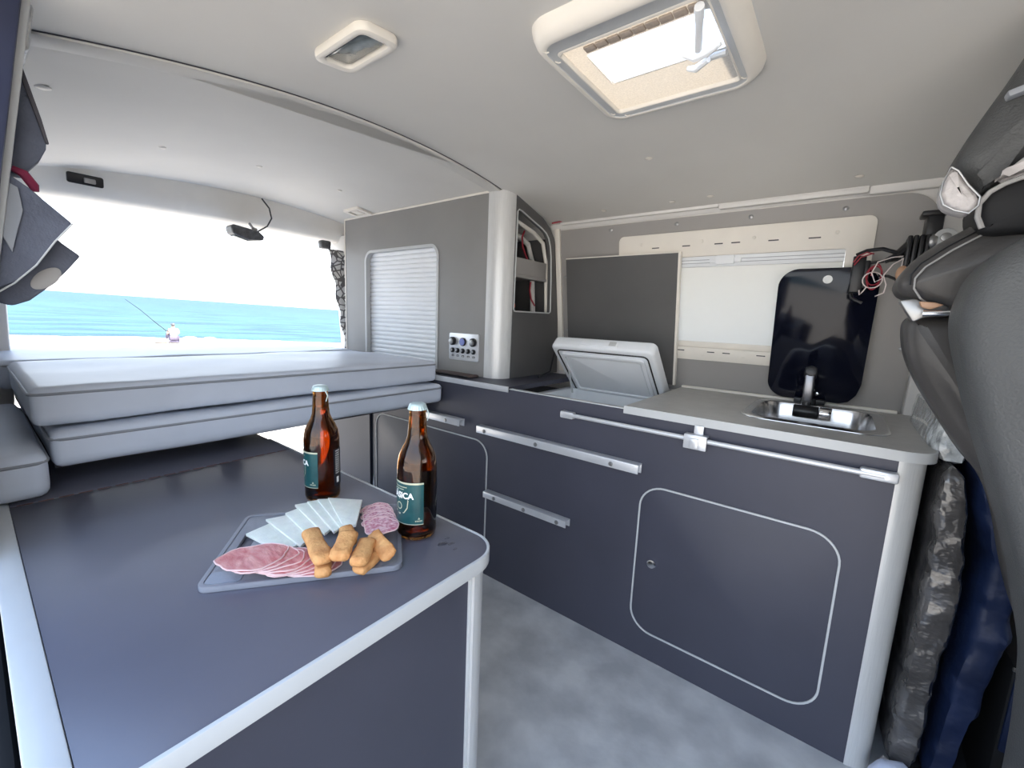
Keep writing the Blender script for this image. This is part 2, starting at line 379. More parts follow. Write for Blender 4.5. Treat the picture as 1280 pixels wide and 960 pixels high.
# ceiling side closures
struct(obj('trim_6', MB().yz([(1.555,.375),(1.80,.30),(1.80,.56),(1.5,.56),(1.52,.42)], -2.15, 2.1), M['white_body']), 'white roof side member above the kitchen wall', 'trim')
struct(obj('trim_19', MB().poly([(.17,-.95),(1.2,-.95),(1.2,-.26),(.17,-.26)], wallmap(.03), wallmap(0)), M['interior_dark']), 'dark panel added on the lower wall to blacken the gap beside the seats', 'trim')  # dark backing added so the gap beside the seats reads black
struct(obj('trim_20', MB().box(.20,1.2,.2,1.74,Zf,Zf+.006), M['interior_dark']), 'dark sheet added over the floor under the seats', 'trim')  # dark sheet added to make the floor dark here
# white pillar on the right of the lining
struct(obj('trim_7', MB().poly([(.16,-.24),(.30,-.24),(.30,.40),(.16,.40)], wallmap(.02), wallmap(0), bevel=.008), M['white_body']), 'white body pillar right of the grey lining', 'trim')
struct(obj('trim_8', MB().poly([(-1.0,-.22),(-.976,-.22),(-.976,.375),(-1.0,.375)], wallmap(.014), wallmap(0), bevel=.004), M['cream']), 'white upright strip between wardrobe and lining', 'trim')

# door-side wall (the camera stands in its sliding-door opening)
def lmap(off): return lambda u, v: (u, YL(v)-off, v)
struct(obj('wall_left', MB().poly([(-2.2,-.96),(-.93,-.96),(-.93,.45),(-2.2,.45)], lmap(0), lmap(.05)), M['metalstrip']), 'pressed metal van side wall left of the bed', 'wall')
struct(obj('wall_left_front', MB().poly([(.80,-.96),(2.1,-.96),(2.1,.42),(.80,.42)], lmap(0), lmap(.05)), M['white_body']), 'lower door-side wall beside the cab', 'wall')
struct(obj('trim_9', MB().yz([(-.05,.41),(.085,.395),(.085,.43),(-.05,.56)], -2.2, 2.1), M['metalstrip']), 'roof side member over the sliding door', 'trim')
struct(obj('trim_10', MB().tube([(-2.1,.088,.405),(-.4,.088,.405)], .007, 8), M['headliner_dark']), 'dark seal along the left edge of the ceiling', 'trim')
struct(obj('trim_11', MB().poly([(-2.0,.335),(-.93,.335),(-.93,.40),(-2.0,.40)], lambda u,v:(u,YL(v)+.022,v), lmap(0), bevel=.006), M['metalstrip']), 'embossed metal rail under the left ceiling edge', 'trim')
# pillar at the door opening
struct(obj('trim_12', MB().poly([(-.920,-.36),(-.895,-.36),(-.895,.40),(-.920,.40)], lambda u,v:(u,.0245+.165*v,v), lambda u,v:(u,-.16+.16*v,v), bevel=.004), M['blue_panel']), 'dark blue trim of the sliding door pillar', 'trim')
struct(obj('trim_13', MB().poly([(-.936,-.2),(-.918,-.2),(-.918,.40),(-.936,.40)], lambda u,v:(u,.0320+.168*v,v), lambda u,v:(u,-.05+.16*v,v), bevel=.002), M['edging']), 'pale edge strip on the dark blue door pillar', 'trim')
struct(obj('trim_18', MB().box(-2.2,-.30,-.14,-.0055,Zf,-.43,.01), M['black_soft']), 'black step edge along the open side door', 'trim')
# front end with the windscreen opening
struct(obj('wall_front', MB().yz([(-.05,-.96),(1.86,-.96),(1.86,-.12),(-.05,-.12)], 2.1, 2.16), M['interior_dark']), 'dark dashboard side at the front of the van', 'wall')
struct(obj('wall_front_header', MB().yz([(-.05,.30),(1.80,.30),(1.80,.56),(-.05,.56)], 2.1, 2.16), M['white_body']), 'roof header over the windscreen', 'wall')

struct(obj('window_2', MB().yz([(.0,-.14),(1.80,-.14),(1.72,.32),(.05,.32)], 2.11, 2.12), M['acrylic']), 'windscreen at the front of the van', 'window')
# rear opening: curved header beam and side pillar
def beam(u, v, off):   # u: y 0..1.8
    bow = -2.085 - .06*(1-((u-.8)/.85)**2)
    return (bow-off, u, v)
top = [(.05+1.6*i/28, arch(.05+1.6*i/28)+.02) for i in range(29)]
def lowz(y):
    d = abs(y-.80)
    return .372-.02*(d/.6)**2 - (max(0,d-.62)/.12)**2*.06
bot = [(y, min(lowz(y), arch(y)-.03)) for y, _ in top]
m = MB(); n = len(top)
b = bmesh.new()
ring = []
for i in range(n):
    y, zt = top[i]; zb = bot[i][1]
    x0 = beam(y,0,0)[0]
    ring.append([b.verts.new(p) for p in ((x0+.02,y,zt),(x0-.005,y,zb+.055),(x0-.03,y,zb+.012),(x0-.05,y,zb),(x0-.14,y,zb-.004),(x0-.14,y,zt))])
for i in range(n-1):
    for k in range(6): b.faces.new((ring[i][k], ring[i+1][k], ring[i+1][(k+1)%6], ring[i][(k+1)%6]))
b.faces.new(ring[0]); b.faces.new(ring[-1][::-1]); bmesh.ops.recalc_face_normals(b, faces=b.faces); m.merge(b)
struct(obj('wall_back', m, M['cream'], sharp=50), 'cream curved header above the rear opening', 'wall')
struct(obj('trim_14', MB().yz([(1.36,-.95),(1.80,-.95),(1.72,.40),(1.26,.40)], -2.24, -2.10, bevel=.02), M['white_body']), 'rear corner pillar on the kitchen side', 'trim')
struct(obj('trim_15', MB().yz([(-.10,-.95),(.06,-.95),(.09,-.2),(.11,.40),(-.05,.40)], -2.24, -2.13, bevel=.01), M['white_body']), 'rear corner pillar on the door side', 'trim')

# ------------------------------------------------------------------ outdoors, tilted slightly with the parked van
def G(x, y, h): return (x, y, -.01739*x-.02127*y+h)
def gh(x, y):
    d = math.hypot(x, y)
    return -1.33 - max(0, min(1, (d-6)/20))*.78 + .01*noise.noise(Vector((x*1.5,y*1.5,0)))
m = MB()
rs = [0]+[1.2*1.10**k for k in range(34)]
rs = [r for r in rs if r < 27.5]+[27.5]
b = bmesh.new(); ringv = []
for r in rs:
    ringv.append([b.verts.new(G(r*math.cos(2*math.pi*k/96), r*math.sin(2*math.pi*k/96), gh(r*math.cos(2*math.pi*k/96), r*math.sin(2*math.pi*k/96)))) for k in range(96)] if r > 0 else [b.verts.new(G(0,0,-1.33))])
for i in range(len(rs)-1):
    for k in range(96):
        A = ringv[i]; B = ringv[i+1]
        if len(A) == 1: b.faces.new((A[0], B[k], B[(k+1)%96]))
        else: b.faces.new((A[k], B[k], B[(k+1)%96], A[(k+1)%96]))
m.merge(b)
struct(obj('ground', m, M['gravel']), 'sunlit pale gravel beach outside the van', 'ground')
# land behind the van
m = MB().grid(40, 40, lambda u,v: G(-9+ (u**2)*300, -300+600*v, -1.37))
struct(obj('ground', m, M['gravel']), 'pale ground on the land side of the van', 'ground')
sm = MB().grid(1, 1, lambda u,v: G(-6000+12000*u, -6000+12000*v, -2.10))
struct(obj('water', sm, M['sea']), 'turquoise sea beyond the rear opening', 'sea')
# foam line at the shore
m = MB(); b = bmesh.new(); rr = []
for k in range(121):
    t = R(130+100*k/120); w = .25*noise.noise(Vector((k*.35,0,0)))
    rr.append([b.verts.new(G(r*math.cos(t), r*math.sin(t), h)) for r, h in ((26.2,-2.085),(27.0+w,-2.075),(28.3+w*2,-2.08),(29.3+w*3,-2.096))])
for i in range(120):
    for k in range(3): b.faces.new((rr[i][k], rr[i+1][k], rr[i+1][k+1], rr[i][k+1]))
m.merge(b)
struct(obj('foam', m, M['print']), 'white surf along the shoreline', 'surf')

# seated angler on the beach
hd = Vector((-.9713,.2379,0)); pd = 26.0
px, py = hd.x*pd, hd.y*pd; base = Vector(G(px, py, -2.03))
def seated():
    t = thing('person', 'person in white top sitting at the water edge with a fishing rod', 'person', base)
    def sk(name, verts, edges, radii, m, parent):
        me = bpy.data.meshes.new(name); me.from_pydata(verts, edges, []); o = bpy.data.objects.new(name, me); col.objects.link(o)
        md = o.modifiers.new('s', 'SKIN'); o.modifiers.new('u', 'SUBSURF').levels = 1
        for i, r in enumerate(radii): me.skin_vertices[0].data[i].radius = (r, r)
        me.skin_vertices[0].data[0].use_root = True
        bpy.context.view_layer.update()
        e = bpy.data.meshes.new_from_object(o.evaluated_get(bpy.context.evaluated_depsgraph_get()))
        bpy.data.objects.remove(o); e.materials.append(m)
        q = bpy.data.objects.new(name, e); col.objects.link(q); q.parent = parent; WL[q] = WL[parent]
        for p in e.polygons: p.use_smooth = True
        return q
    # local frame: -x towards the sea
    V = [(0,0,.14),(0,0,.34),(0,0,.54),(-.03,0,.65),(-.04,0,.76),(0,.15,.54),(-.14,.22,.36),(-.34,.12,.34),(0,-.15,.54),(-.12,-.22,.36),(-.34,-.10,.36),(-.02,.10,.13),(-.38,.14,.40),(-.62,.15,.04),(-.02,-.10,.13),(-.38,-.14,.40),(-.62,-.15,.04),(-.42,.12,.36),(-.42,-.08,.38)]
    Ed = [(0,1),(1,2),(2,3),(3,4),(2,5),(5,6),(6,7),(2,8),(8,9),(9,10),(0,11),(11,12),(12,13),(0,14),(14,15),(15,16),(7,17),(10,18)]
    Rd = [.13,.11,.13,.05,.09,.06,.045,.035,.06,.045,.035,.08,.06,.045,.08,.06,.045,.03,.03]
    sk('body', V, Ed, Rd, M['skin'], t)
    sk('shirt', [(0,0,.16),(0,0,.34),(0,0,.54),(0,.155,.55),(-.12,.225,.38),(0,-.155,.55),(-.11,-.225,.38)], [(0,1),(1,2),(2,3),(3,4),(2,5),(5,6)], [.16,.14,.15,.075,.06,.075,.06], M['shirt'], t)
    sk('trousers', [(0,0,.13),(-.03,.11,.13),(-.38,.14,.40),(-.58,.15,.10),(-.03,-.11,.13),(-.38,-.14,.40),(-.58,-.15,.10)], [(0,1),(1,2),(2,3),(0,4),(4,5),(5,6)], [.15,.10,.075,.06,.10,.075,.06], M['trousers'], t)
    hm = MB(); hm.sph((base.x-.03, base.y, base.z+.80), .10, (1,.92,.75), 14); obj('hat', hm, M['darkcam'], t)
    s = thing('camp_stool', 'low dark stool under the person fishing at the water edge', 'stool', base)
    q = MB().box(base.x-.22,base.x+.2,base.y-.24,base.y+.24,base.z-.02,base.z+.02,.01)
    obj('seat', q, M['trousers'], s)
    for sx in (-.18,.16):
        for sy in (-.2,.2):
            obj('leg', MB().tube([(base.x+sx,base.y+sy,base.z-.02),(base.x+sx*1.1,base.y+sy*1.1,base.z-.10)], .02, 6), M['zinc'], s)
    r = thing('fishing_rod', 'thin dark fishing rod held up by the person at the water edge', 'rod', (base.x-.6, base.y-.3, base.z+.5))
    p0 = Vector((base.x-.44, base.y-.08, base.z+.40)); p1 = Vector((base.x-1.3, base.y-1.40, base.z+1.9))
    obj('blank', MB().tube([p0, (p0*2+p1)/3, (p0+p1*2)/3+Vector((0,0,.05)), p1], [.020,.017,.013,.010], 6), M['black_soft'], r)
    obj('handle_grip', MB().tube([p0-(p1-p0)*.12, p0+(p1-p0)*.08], .022, 8), M['black'], r)
seated()
for k, (dy, dx, s, lab) in enumerate([(.75,-.5,.28,'grey rock just right of the seated person'),(1.5,-.2,.25,'low pale rock furthest right of the seated person'),(-.55,.3,.22,'small rock just left of the seated person')]):
    q = MB().sph((base.x+dx, base.y+dy, base.z+.05), s, (1,1.3,.6), 14)
    for v in q.bm.verts: v.co += v.co.normalized()*noise.noise(v.co*4)*.09
    tag(obj('rock', q, M['rockm'], loc=(base.x+dx, base.y+dy, base.z)), lab, 'rock')

# ------------------------------------------------------------------ kitchen cabinet
YK = 1.12
kc = thing('kitchen_cabinet', 'long anthracite kitchen cabinet along the van wall with two doors', 'cabinet', (-.7, 1.3, Zf))
d1 = rrect(-.39, .053, -.868, -.437, .062, 9)
d2 = rrect(-1.63, -.961, -.90, -.442, .06, 9)
def off_rr(r, k): return rrect(r[0]-k, r[1]+k, r[2]-k, r[3]+k, r[4]+k, 9)
D1 = (-.39, .053, -.868, -.437, .062); D2 = (-1.63, -.961, -.90, -.442, .06)
front = [(-1.655,Zf),(.122,Zf),(.122,-.247),(-.45,-.247),(-.45,-.236),(-.872,-.236),(-.872,-.246),(-1.655,-.246)]
obj('front_panel', MB().xz(front, YK, YK+.016, holes=[off_rr(D1,.0015), off_rr(D2,.0015)]), M['laminate'], kc)
obj('top_edging', MB().box(-.872,-.45,YK-.0015,YK+.017,-.2365,-.2335,.0008), M['edging'], kc)
obj('corner_post', MB().xy([(.118,YK-.002)]+[(.118+.046*math.sin(R(a)), YK+.046-.048*math.cos(R(a))) for a in range(8,91,9)]+[(.164,YK+.06),(.118,YK+.06)], Zf, -.247), M['alu'], kc)
obj('side_panel', MB().box(.148,.163,YK+.055,1.66,Zf,-.247), M['laminate'], kc)
obj('rear_panel', MB().xz([(-2.03,Zf),(-1.685,Zf),(-1.685,-.246),(-2.03,-.246)], YK, YK+.016), M['laminate'], kc)
obj('gap_lining', MB().box(-1.70,-1.64,YK+.03,YK+.04,Zf,-.246), M['black_soft'], kc)
obj('kick_back', MB().box(-2.03,.148,1.62,1.635,Zf,-.30), M['interior_dark'], kc)
for (D, hinge) in ((D1,'a'),(D2,'b')):
    dr = obj('door', MB().xz(rrect(*D,9), YK-.0005, YK+.015, bevel=.0008), M['laminate'], kc)
    ring_o = off_rr(D,.0035)
    obj('door_trim', MB().xz(ring_o, YK-.0035, YK+.001, holes=[off_rr(D,-.0012)], bevel=.0008), M['edging'], dr)
    if hinge == 'a':
        obj('knob', MB().lathe([(0,-.012),(.010,-.011),(.0125,-.008),(.0125,0),(0,0)], (0,0,0), 24), M['chrome'], dr)
        kn = kids(dr)[-1] if False else [c for c in bpy.data.objects if c.name.startswith('knob')][-1]
        # turn the knob to face the aisle
        kn.data.transform(Matrix.Translation(WL[dr]-Vector((0,0,ZO))))
        kn.data.transform(Matrix.Rotation(R(-90),4,'X'))
        kn.data.transform(Matrix.Translation(Vector((-.343,YK,-.657))-(WL[dr]-Vector((0,0,ZO)))))

# worktop
def rr_front(x0,x1,y0,y1,r):
    return [(x0,y0)]+[(x1-r+r*math.sin(R(a)), y0+r-r*math.cos(R(a))) for a in range(0,91,10)]+[(x1,y1),(x0,y1)]
SX0,SX1,SY0,SY1 = -.178,.092,1.262,1.572
wt = thing('worktop', 'grey laminate worktop around the sink with a pale front edge', 'worktop', (-.14,1.38,-.246))
obj('board', MB().xy(rr_front(-.458,.176,1.118,1.645,.055), -.2455, -.2262, holes=[rrect(SX0,SX1,SY0,SY1,.05,7)]), M['worktop'], wt)
m = MB(); o_ = rr_front(-.460,.178,1.1145,1.645,.057); i_ = rr_front(-.457,.175,1.1185,1.645,.054)
b = bmesh.new()
lo = [[b.verts.new((p[0],p[1],z)) for p in ln] for ln in (o_, i_) for z in (-.247,-.2255)]
A0,A1,B0,B1 = lo; nn = len(o_)-1
for i in range(nn-0 if False else nn-0):
    if i >= len(o_)-1: break
    for q in ((A0,A1),(A1,B1),(B1,B0),(B0,A0)):
        b.faces.new((q[0][i], q[0][i+1], q[1][i+1], q[1][i]))
bmesh.ops.recalc_face_normals(b, faces=b.faces); m.merge(b)
obj('edging', m, M['edging'], wt)
obj('rear_upstand', MB().box(-.458,.15,1.638,1.650,-.227,-.2175,.003), M['cream'], wt)

# narrow ledge in front of the wardrobe
lg = thing('ledge_shelf', 'narrow dark ledge with pale edging in front of the wardrobe', 'shelf', (-1.4,1.2,-.246))
obj('board', MB().xy([(-2.03,1.118),(-.876,1.118),(-.876,1.60),(-1.005,1.60),(-1.005,1.30),(-2.03,1.30)], -.2455, -.2285), M['laminate'], lg)
obj('edging', MB().box(-2.03,-.8735,1.1145,1.119,-.2465,-.227,.001), M['alu_rail'], lg)

# sink
sk = thing('sink', 'stainless steel sink set into the worktop', 'sink', (-.04,1.41,-.226))
obj('rim', MB().xy(rrect(-.196,.114,1.228,1.60,.06,9), -.2266, -.2235, holes=[rrect(SX0+.004,SX1-.004,SY0+.004,SY1-.004,.048,9)], bevel=.001), M['steel'], sk)
b = bmesh.new(); rings = []
for (ins, z) in ((.004,-.2236),(.008,-.236),(.012,-.28),(.02,-.345),(.035,-.36),(.07,-.364)):
    rings.append([b.verts.new((p[0],p[1],z)) for p in rrect(SX0+ins,SX1-ins,SY0+ins,SY1-ins,max(.02,.052-ins*.4),9)])
for i in range(len(rings)-1):
    k = len(rings[i])
    for j in range(k): b.faces.new((rings[i][j],rings[i][(j+1)%k],rings[i+1][(j+1)%k],rings[i+1][j]))
b.faces.new(rings[-1]); bmesh.ops.recalc_face_normals(b, faces=b.faces); bmesh.ops.reverse_faces(b, faces=b.faces)
obj('basin', MB().merge(b), M['steel'], sk, sharp=60)
obj('drain', MB().lathe([(0,.002),(.02,.003),(.028,.001),(.028,-.003)],(-.04,1.42,-.364),28), M['chrome'], sk)

# faucet folded down over the bowl
fx = -.062
fc = thing('faucet', 'black folding tap with a chrome end hanging over the sink bowl', 'tap', (fx,1.578,-.224))
obj('base', MB().cyl((fx,1.583,-.224),(fx,1.583,-.205),.02,24,.003), M['black'], fc)
obj('riser', MB().tube([(fx,1.583,-.205),(fx,1.580,-.165),(fx-.002,1.555,-.135),(fx-.002,1.52,-.125)],.011,12), M['black'], fc)
obj('swivel', MB().cyl((fx-.016,1.515,-.120),(fx+.014,1.515,-.120),.016,24,.003).cyl((fx,1.515,-.116),(fx,1.492,-.112),.0145,24,.002), M['black'], fc)
obj('lever_arm', MB().box(fx-.013,fx+.011,1.50,1.512,-.222,-.118,.004), M['gunmetal'], fc)
obj('spout_body', MB().cyl((fx-.03,1.49,-.232),(fx+.032,1.49,-.232),.0185,28,.003).cyl((fx,1.503,-.205),(fx,1.50,-.236),.012,20), M['black'], fc)
obj('spout_ring', MB().cyl((fx+.033,1.49,-.232),(fx+.062,1.49,-.232),.0188,28,.002), M['chrome'], fc)

# glass sink cover, folded up against the wall
def gmap(off): return lambda u, v: (u, YW(v)-.045-off, v)
gc = thing('glass_sink_cover', 'black glass sink lid folded up against the window behind the sink', 'lid', (-.06,1.60,-.21))
gpts = rrect(-.178,.060,-.212,.182,.052,10,(1,0,1,1))
# chamfered lower right corner
gpts = [p for p in gpts if not (p[0] > .0599 and p[1] < -.2119)]
i = [k for k, p in enumerate(gpts) if abs(p[1]+.212) < 1e-4 and p[0] < 0][-1]
gpts = gpts[:i+1]+[(.012,-.212),(.034,-.204),(.050,-.182),(.058,-.15)]+gpts[i+1:]
obj('pane', MB().poly(gpts, gmap(.006), gmap(.0), bevel=.001), M['glass_black'], gc)
for (x, z) in ((-.066,-.188),(-.044,-.189),(-.055,-.178)):
    p = Vector((x, YW(z)-.052, z)); obj('screw', MB().cyl(p, p+Vector((0,-.005,0)), .0055, 16, .001), M['chrome'], gc)
p = Vector((-.057, YW(.15)-.0515, .150)); obj('grommet', MB().cyl(p, p+Vector((0,-.002,0)), .0115, 24), M['print'], gc)
obj('hinge', MB().box(-.10,-.02,1.585,1.605,-.222,-.205,.003), M['black'], gc)

# towel rail with catch
tr = thing('towel_rail', 'thin chrome rail along the kitchen front under the worktop', 'rail', (-.26,1.10,-.28))
obj('rod', MB().cyl((-.635,1.102,-.279),(.105,1.102,-.280),.0062,16), M['alu_rail'], tr)
for (a, b_) in ((-.655,-.610),(.060,.121)):
    obj('end_bracket', MB().box(a,b_,1.097,1.119,-.291,-.270,.004).cyl(((a+b_)/2+.012,1.0975,-.2805),((a+b_)/2+.012,1.0955,-.2805),.004,12), M['alu_rail'], tr)
ct = thing('cabinet_catch', 'small zinc catch plate hooked over the kitchen rail', 'catch', (-.26,1.09,-.27))
obj('back_strap', MB().box(-.268,-.246,1.1085,1.1135,-.300,-.245,.001), M['zinc'] if False else M['alu_rail'], ct)
obj('clamp', MB().box(-.286,-.232,1.088,1.0945,-.302,-.268,.002).box(-.286,-.232,1.089,1.112,-.271,-.266,.001), M['alu_rail'], ct)
obj('tongue', MB().box(-.270,-.250,1.083,1.088,-.298,-.274,.001), M['alu_rail'], ct)

# bed support rails on the kitchen front
def rail(name, x0, x1, z, screws, label, h=.028):
    t = thing(name, label, 'rail', ((x0+x1)/2, 1.108, z), 'aluminium bed support rails on the kitchen front')
    obj('angle', MB().box(x0,x1,1.1165,1.1195,z-h,z,.0006).box(x0,x1,1.094,1.1165,z-.0028,z,.0006).box(x0,x1,1.0915,1.0945,z-h*.9,z,.0006), M['alu_rail'], t)
    for s in screws: obj('screw', MB().cyl((s,1.0915,z-h*.5),(s,1.0885,z-h*.5),.0068,14,.001), M['zinc'], t)
    return t
rail('support_rail', -1.33, -1.077, -.374, (-1.15,), 'short aluminium rail peeking out under the right end of the bed')
rail('support_rail', -.992, -.396, -.379, (-.955,-.735,-.475), 'longest aluminium rail on the kitchen front, upper one')
rail('support_rail', -.951, -.608, -.614, (-.90,-.77,-.64), 'shorter aluminium rail low on the kitchen front', .024)

# ------------------------------------------------------------------ wardrobe
wr = thing('wardrobe', 'tall grey wardrobe at the rear with a roller shutter and round corner column', 'cabinet', (-1.5,1.4,-.226))
YWd = 1.222
face = [(-2.03,-.2275),(-1.075,-.2275),(-1.075,arch(YWd)-.003),(-2.03,arch(YWd)-.003)]
shutr = (-1.855,-1.347,-.226,.287,.045)
hole = rrect(*shutr,8,(0,0,1,1)); hole = [(-1.855,-.222),(-1.347,-.222)]+hole[2:]
obj('front_panel', MB().xz(face, YWd, YWd+.016, holes=[hole]), M['wardrobe'], wr)
ho = [(-1.861,-.221),(-1.341,-.221)]+rrect(-1.861,-1.341,-.226,.293,.05,8,(0,0,1,1))[2:]
b = bmesh.new(); fr = []
inner = [(-1.850,-.221)]+[p for p in rrect(-1.850,-1.352,-.226,.282,.042,8,(0,0,1,1))[2:]][::-1]+[(-1.352,-.221)]
outer = [(-1.861,-.221)]+[p for p in ho[2:]][::-1]+[(-1.341,-.221)]
L0 = [b.verts.new((p[0],YWd-.004,p[1])) for p in outer]; L1 = [b.verts.new((p[0],YWd-.004,p[1])) for p in inner]
L2 = [b.verts.new((p[0],YWd+.02,p[1])) for p in inner]; L3 = [b.verts.new((p[0],YWd+.001,p[1])) for p in outer]
for i in range(len(L0)-1):
    for q in ((L0,L1),(L1,L2),(L3,L0)): b.faces.new((q[0][i],q[0][i+1],q[1][i+1],q[1][i]))
bmesh.ops.recalc_face_normals(b, faces=b.faces)
obj('shutter_frame', MB().merge(b), M['edging'], wr)
# shutter with ribbed slats
slat = []
ns = 25; pitch = (.287+.226)/ns
for i in range(ns):
    z0 = -.226+i*pitch
    for (dz, dy) in ((.0,.004),(.10,.0006),(.5,-.0012),(.86,.0),(.95,.004)):
        slat.append((YWd+.022+dy, z0+pitch*dz))
pl = slat+[(YWd+.032, .287),(YWd+.032,-.226)]
obj('roller_shutter', MB().yz(pl, -1.853, -1.349), M['white'], wr, sharp=20)
# rounded corner column
cpts = [(-1.083+0,YWd-.004)]+[(-1.078+.078*math.sin(R(a)), YWd+.074-.078*math.cos(R(a))) for a in range(0,91,9)]+[(-1.0,YWd+.082),(-1.083,YWd+.082)]
cr = .062
cpts = [(-1.078,YWd-.003)]+[(-1.064+cr*math.sin(R(a)), YWd-.003+cr-cr*math.cos(R(a))) for a in range(0,91,9)]+[(-1.002,YWd+.07),(-1.078,YWd+.07)]
obj('corner_column', MB().xy(cpts, -.2275, .4555), M['alu'], wr, sharp=60)
# side panel with an open shelf bay
XS = -1.0
side = [(1.285,-.2275),(1.628,-.2275),(1.606,.05),(1.590,.20),(1.572,.28),(1.548,.335),(1.515,.372),(1.46,.402),(1.285,.447)]
opn = [(1.292,.032),(1.537,.034)]+[(1.545,.045)]+[(1.531,.24),(1.521,.30),(1.507,.333),(1.488,.353),(1.455,.366),(1.318,.400),(1.305,.402),(1.295,.395)]+[(1.290,.05)]
opn = [(1.297,.030),(1.536,.031),(1.544,.036),(1.545,.045),(1.537,.18),(1.529,.26),(1.519,.302),(1.505,.330),(1.485,.348),(1.455,.360),(1.318,.398),(1.300,.400),(1.292,.392),(1.290,.037)]
obj('side_panel', MB().yz(side, XS-.016, XS, holes=[opn]), M['panel_dark'], wr)
# pale edge around the opening and along the panel edge
loop = opn+[opn[0]]
obj('opening_trim', MB().tube([(XS+.001,p[0],p[1]) for p in loop], .0028, 6, cap=False), M['edging'], wr)
obj('edge_trim', MB().tube([(XS-.004,p[0]+.002,p[1]+.002) for p in side[1:]], .0028, 6), M['edging'], wr)
obj('top_trim', MB().box(-2.03,-1.078,YWd-.003,YWd+.004,arch(YWd)-.008,arch(YWd)-.001), M['cream'], wr)
obj('rear_edge_trim', MB().box(-2.036,-2.029,YWd-.003,YWd+.018,-.2275,arch(YWd)-.003,.001), M['cream'], wr)
obj('shelf', MB().box(-1.62,-1.025,1.275,1.535,.168,.178).box(-1.040,-1.022,1.285,1.533,.168,.236,.002).box(-1.047,-1.018,1.285,1.533,.160,.172,.003), M['laminate_wall'], wr)
obj('bay_floor', MB().box(-1.62,-1.018,1.275,1.59,.018,.028), M['panel_dark'], wr)
obj('bay_back', MB().box(-1.64,-1.62,1.275,1.57,-.22,.36), M['interior_dark'], wr)
obj('rear_side', MB().yz([(1.24,-.2275),(1.62,-.2275),(1.56,.33),(1.50,.37),(1.24,.44)], -2.03, -2.015), M['wardrobe'], wr)
# body rib and cables inside the bay
struct(obj('trim_16', MB().tube([(-1.10,1.28,.335),(-1.10,1.44,.335),(-1.10,1.50,.315),(-1.10,1.535,.25),(-1.10,1.56,.03)], .011, 10), M['white_body']), 'white body rib seen inside the wardrobe bay', 'trim')
struct(obj('trim_17', MB().tube([(-1.03,1.30,.372),(-1.03,1.44,.345),(-1.03,1.51,.315),(-1.03,1.54,.24),(-1.03,1.56,.03)], .008, 10), M['cream']), 'thin cream edge inside the wardrobe bay', 'trim')
tag(obj('red_cable', MB().tube([(-1.06,1.42,.352),(-1.06,1.405,.325),(-1.06,1.41,.29),(-1.06,1.44,.25),(-1.055,1.47,.215),(-1.05,1.49,.19)],.0035,8), M['redwire'], loc=(-1.06,1.42,.3)), 'red cable looping in the upper bay of the wardrobe', 'cable')
tag(obj('red_cable', MB().tube([(-1.055,1.47,.155),(-1.052,1.462,.12),(-1.052,1.475,.085),(-1.05,1.50,.06)],.0035,8), M['redwire'], loc=(-1.05,1.47,.1)), 'red cable hanging below the wardrobe shelf', 'cable')
tag(obj('red_cable', MB().tube([(-.985,1.50,.388),(-.94,1.535,.402),(-.86,1.545,.405),(-.80,1.54,.41)],.003,8), M['redwire'], loc=(-.9,1.54,.4)), 'red cable running over the pale trunking beside the wardrobe top', 'cable')
m = MB().sph((-1.045,1.318,.055), .028, (.7,.85,.95), 14)
for v in m.bm.verts: v.co += (v.co-Vector((-1.045,1.318,.055)))*noise.noise(v.co*60)*.5
tag(obj('orange_pouch', m, M['orange'], loc=(-1.045,1.318,.03)), 'crumpled orange pouch at the bottom left of the wardrobe bay', 'pouch')

# control panel on the wardrobe face
cp = thing('control_panel', 'small silver switch panel with sockets and five knobs on the wardrobe', 'switch panel', (-1.185,YWd,-.12))
px0, px1, pz0, pz1 = -1.268,-1.106,-.172,-.064
obj('plate', MB().xz(rrect(px0,px1,pz0,pz1,.006,3), YWd-.005, YWd, bevel=.001), M['alu_rail'], cp)
def U(u): return px0+(px1-px0)*u
def W(v): return pz1-(pz1-pz0)*v
for k, u in enumerate((.15,.84)):
    s_ = obj('socket', MB().cyl((U(u),YWd-.016,W(.30)),(U(u),YWd-.004,W(.30)),.0165,28,.002), M['black'], cp)
    obj('socket_lid', MB().cyl((U(u),YWd-.021,W(.31)),(U(u),YWd-.016,W(.31)),.0115,24,.001), M['zinc'], s_)
g_ = obj('voltmeter', MB().cyl((U(.49),YWd-.012,W(.31)),(U(.49),YWd-.004,W(.31)),.0165,28,.002), M['black'], cp)
obj('dial', MB().cyl((U(.49),YWd-.0135,W(.31)),(U(.49),YWd-.012,W(.31)),.0135,28), M['blue_dial'], g_)
for u in (.14,.31,.49,.67,.85):
    kb = obj('knob', MB().cyl((U(u),YWd-.012,W(.64)),(U(u),YWd-.004,W(.64)),.0098,20,.0015), M['black'], cp)
    obj('knob_cap', MB().cyl((U(u)-.002,YWd-.015,W(.64)+.001),(U(u)-.002,YWd-.012,W(.64)+.001),.0055,16), M['zinc'], kb)
    obj('symbol', MB().xz(rrect(U(u)-.006,U(u)+.006,W(.87),W(.80),.001,2), YWd-.0056, YWd-.005, holes=[rrect(U(u)-.0035,U(u)+.0035,W(.86),W(.82),.001,2)]), M['black'], cp)
# wallet on the ledge
t = thing('wallet', 'flat brown leather case lying on the ledge by the switch panel', 'case', (-1.20,1.19,-.2275))
obj('cover', MB().xy(rrect(-1.31,-1.095,1.155,1.215,.012,4), -.227, -.2195, bevel=.002), M['brown'], t)
obj('pages', MB().xy(rrect(-1.305,-1.10,1.152,1.21,.010,4), -.2255, -.2215), M['black'], t)

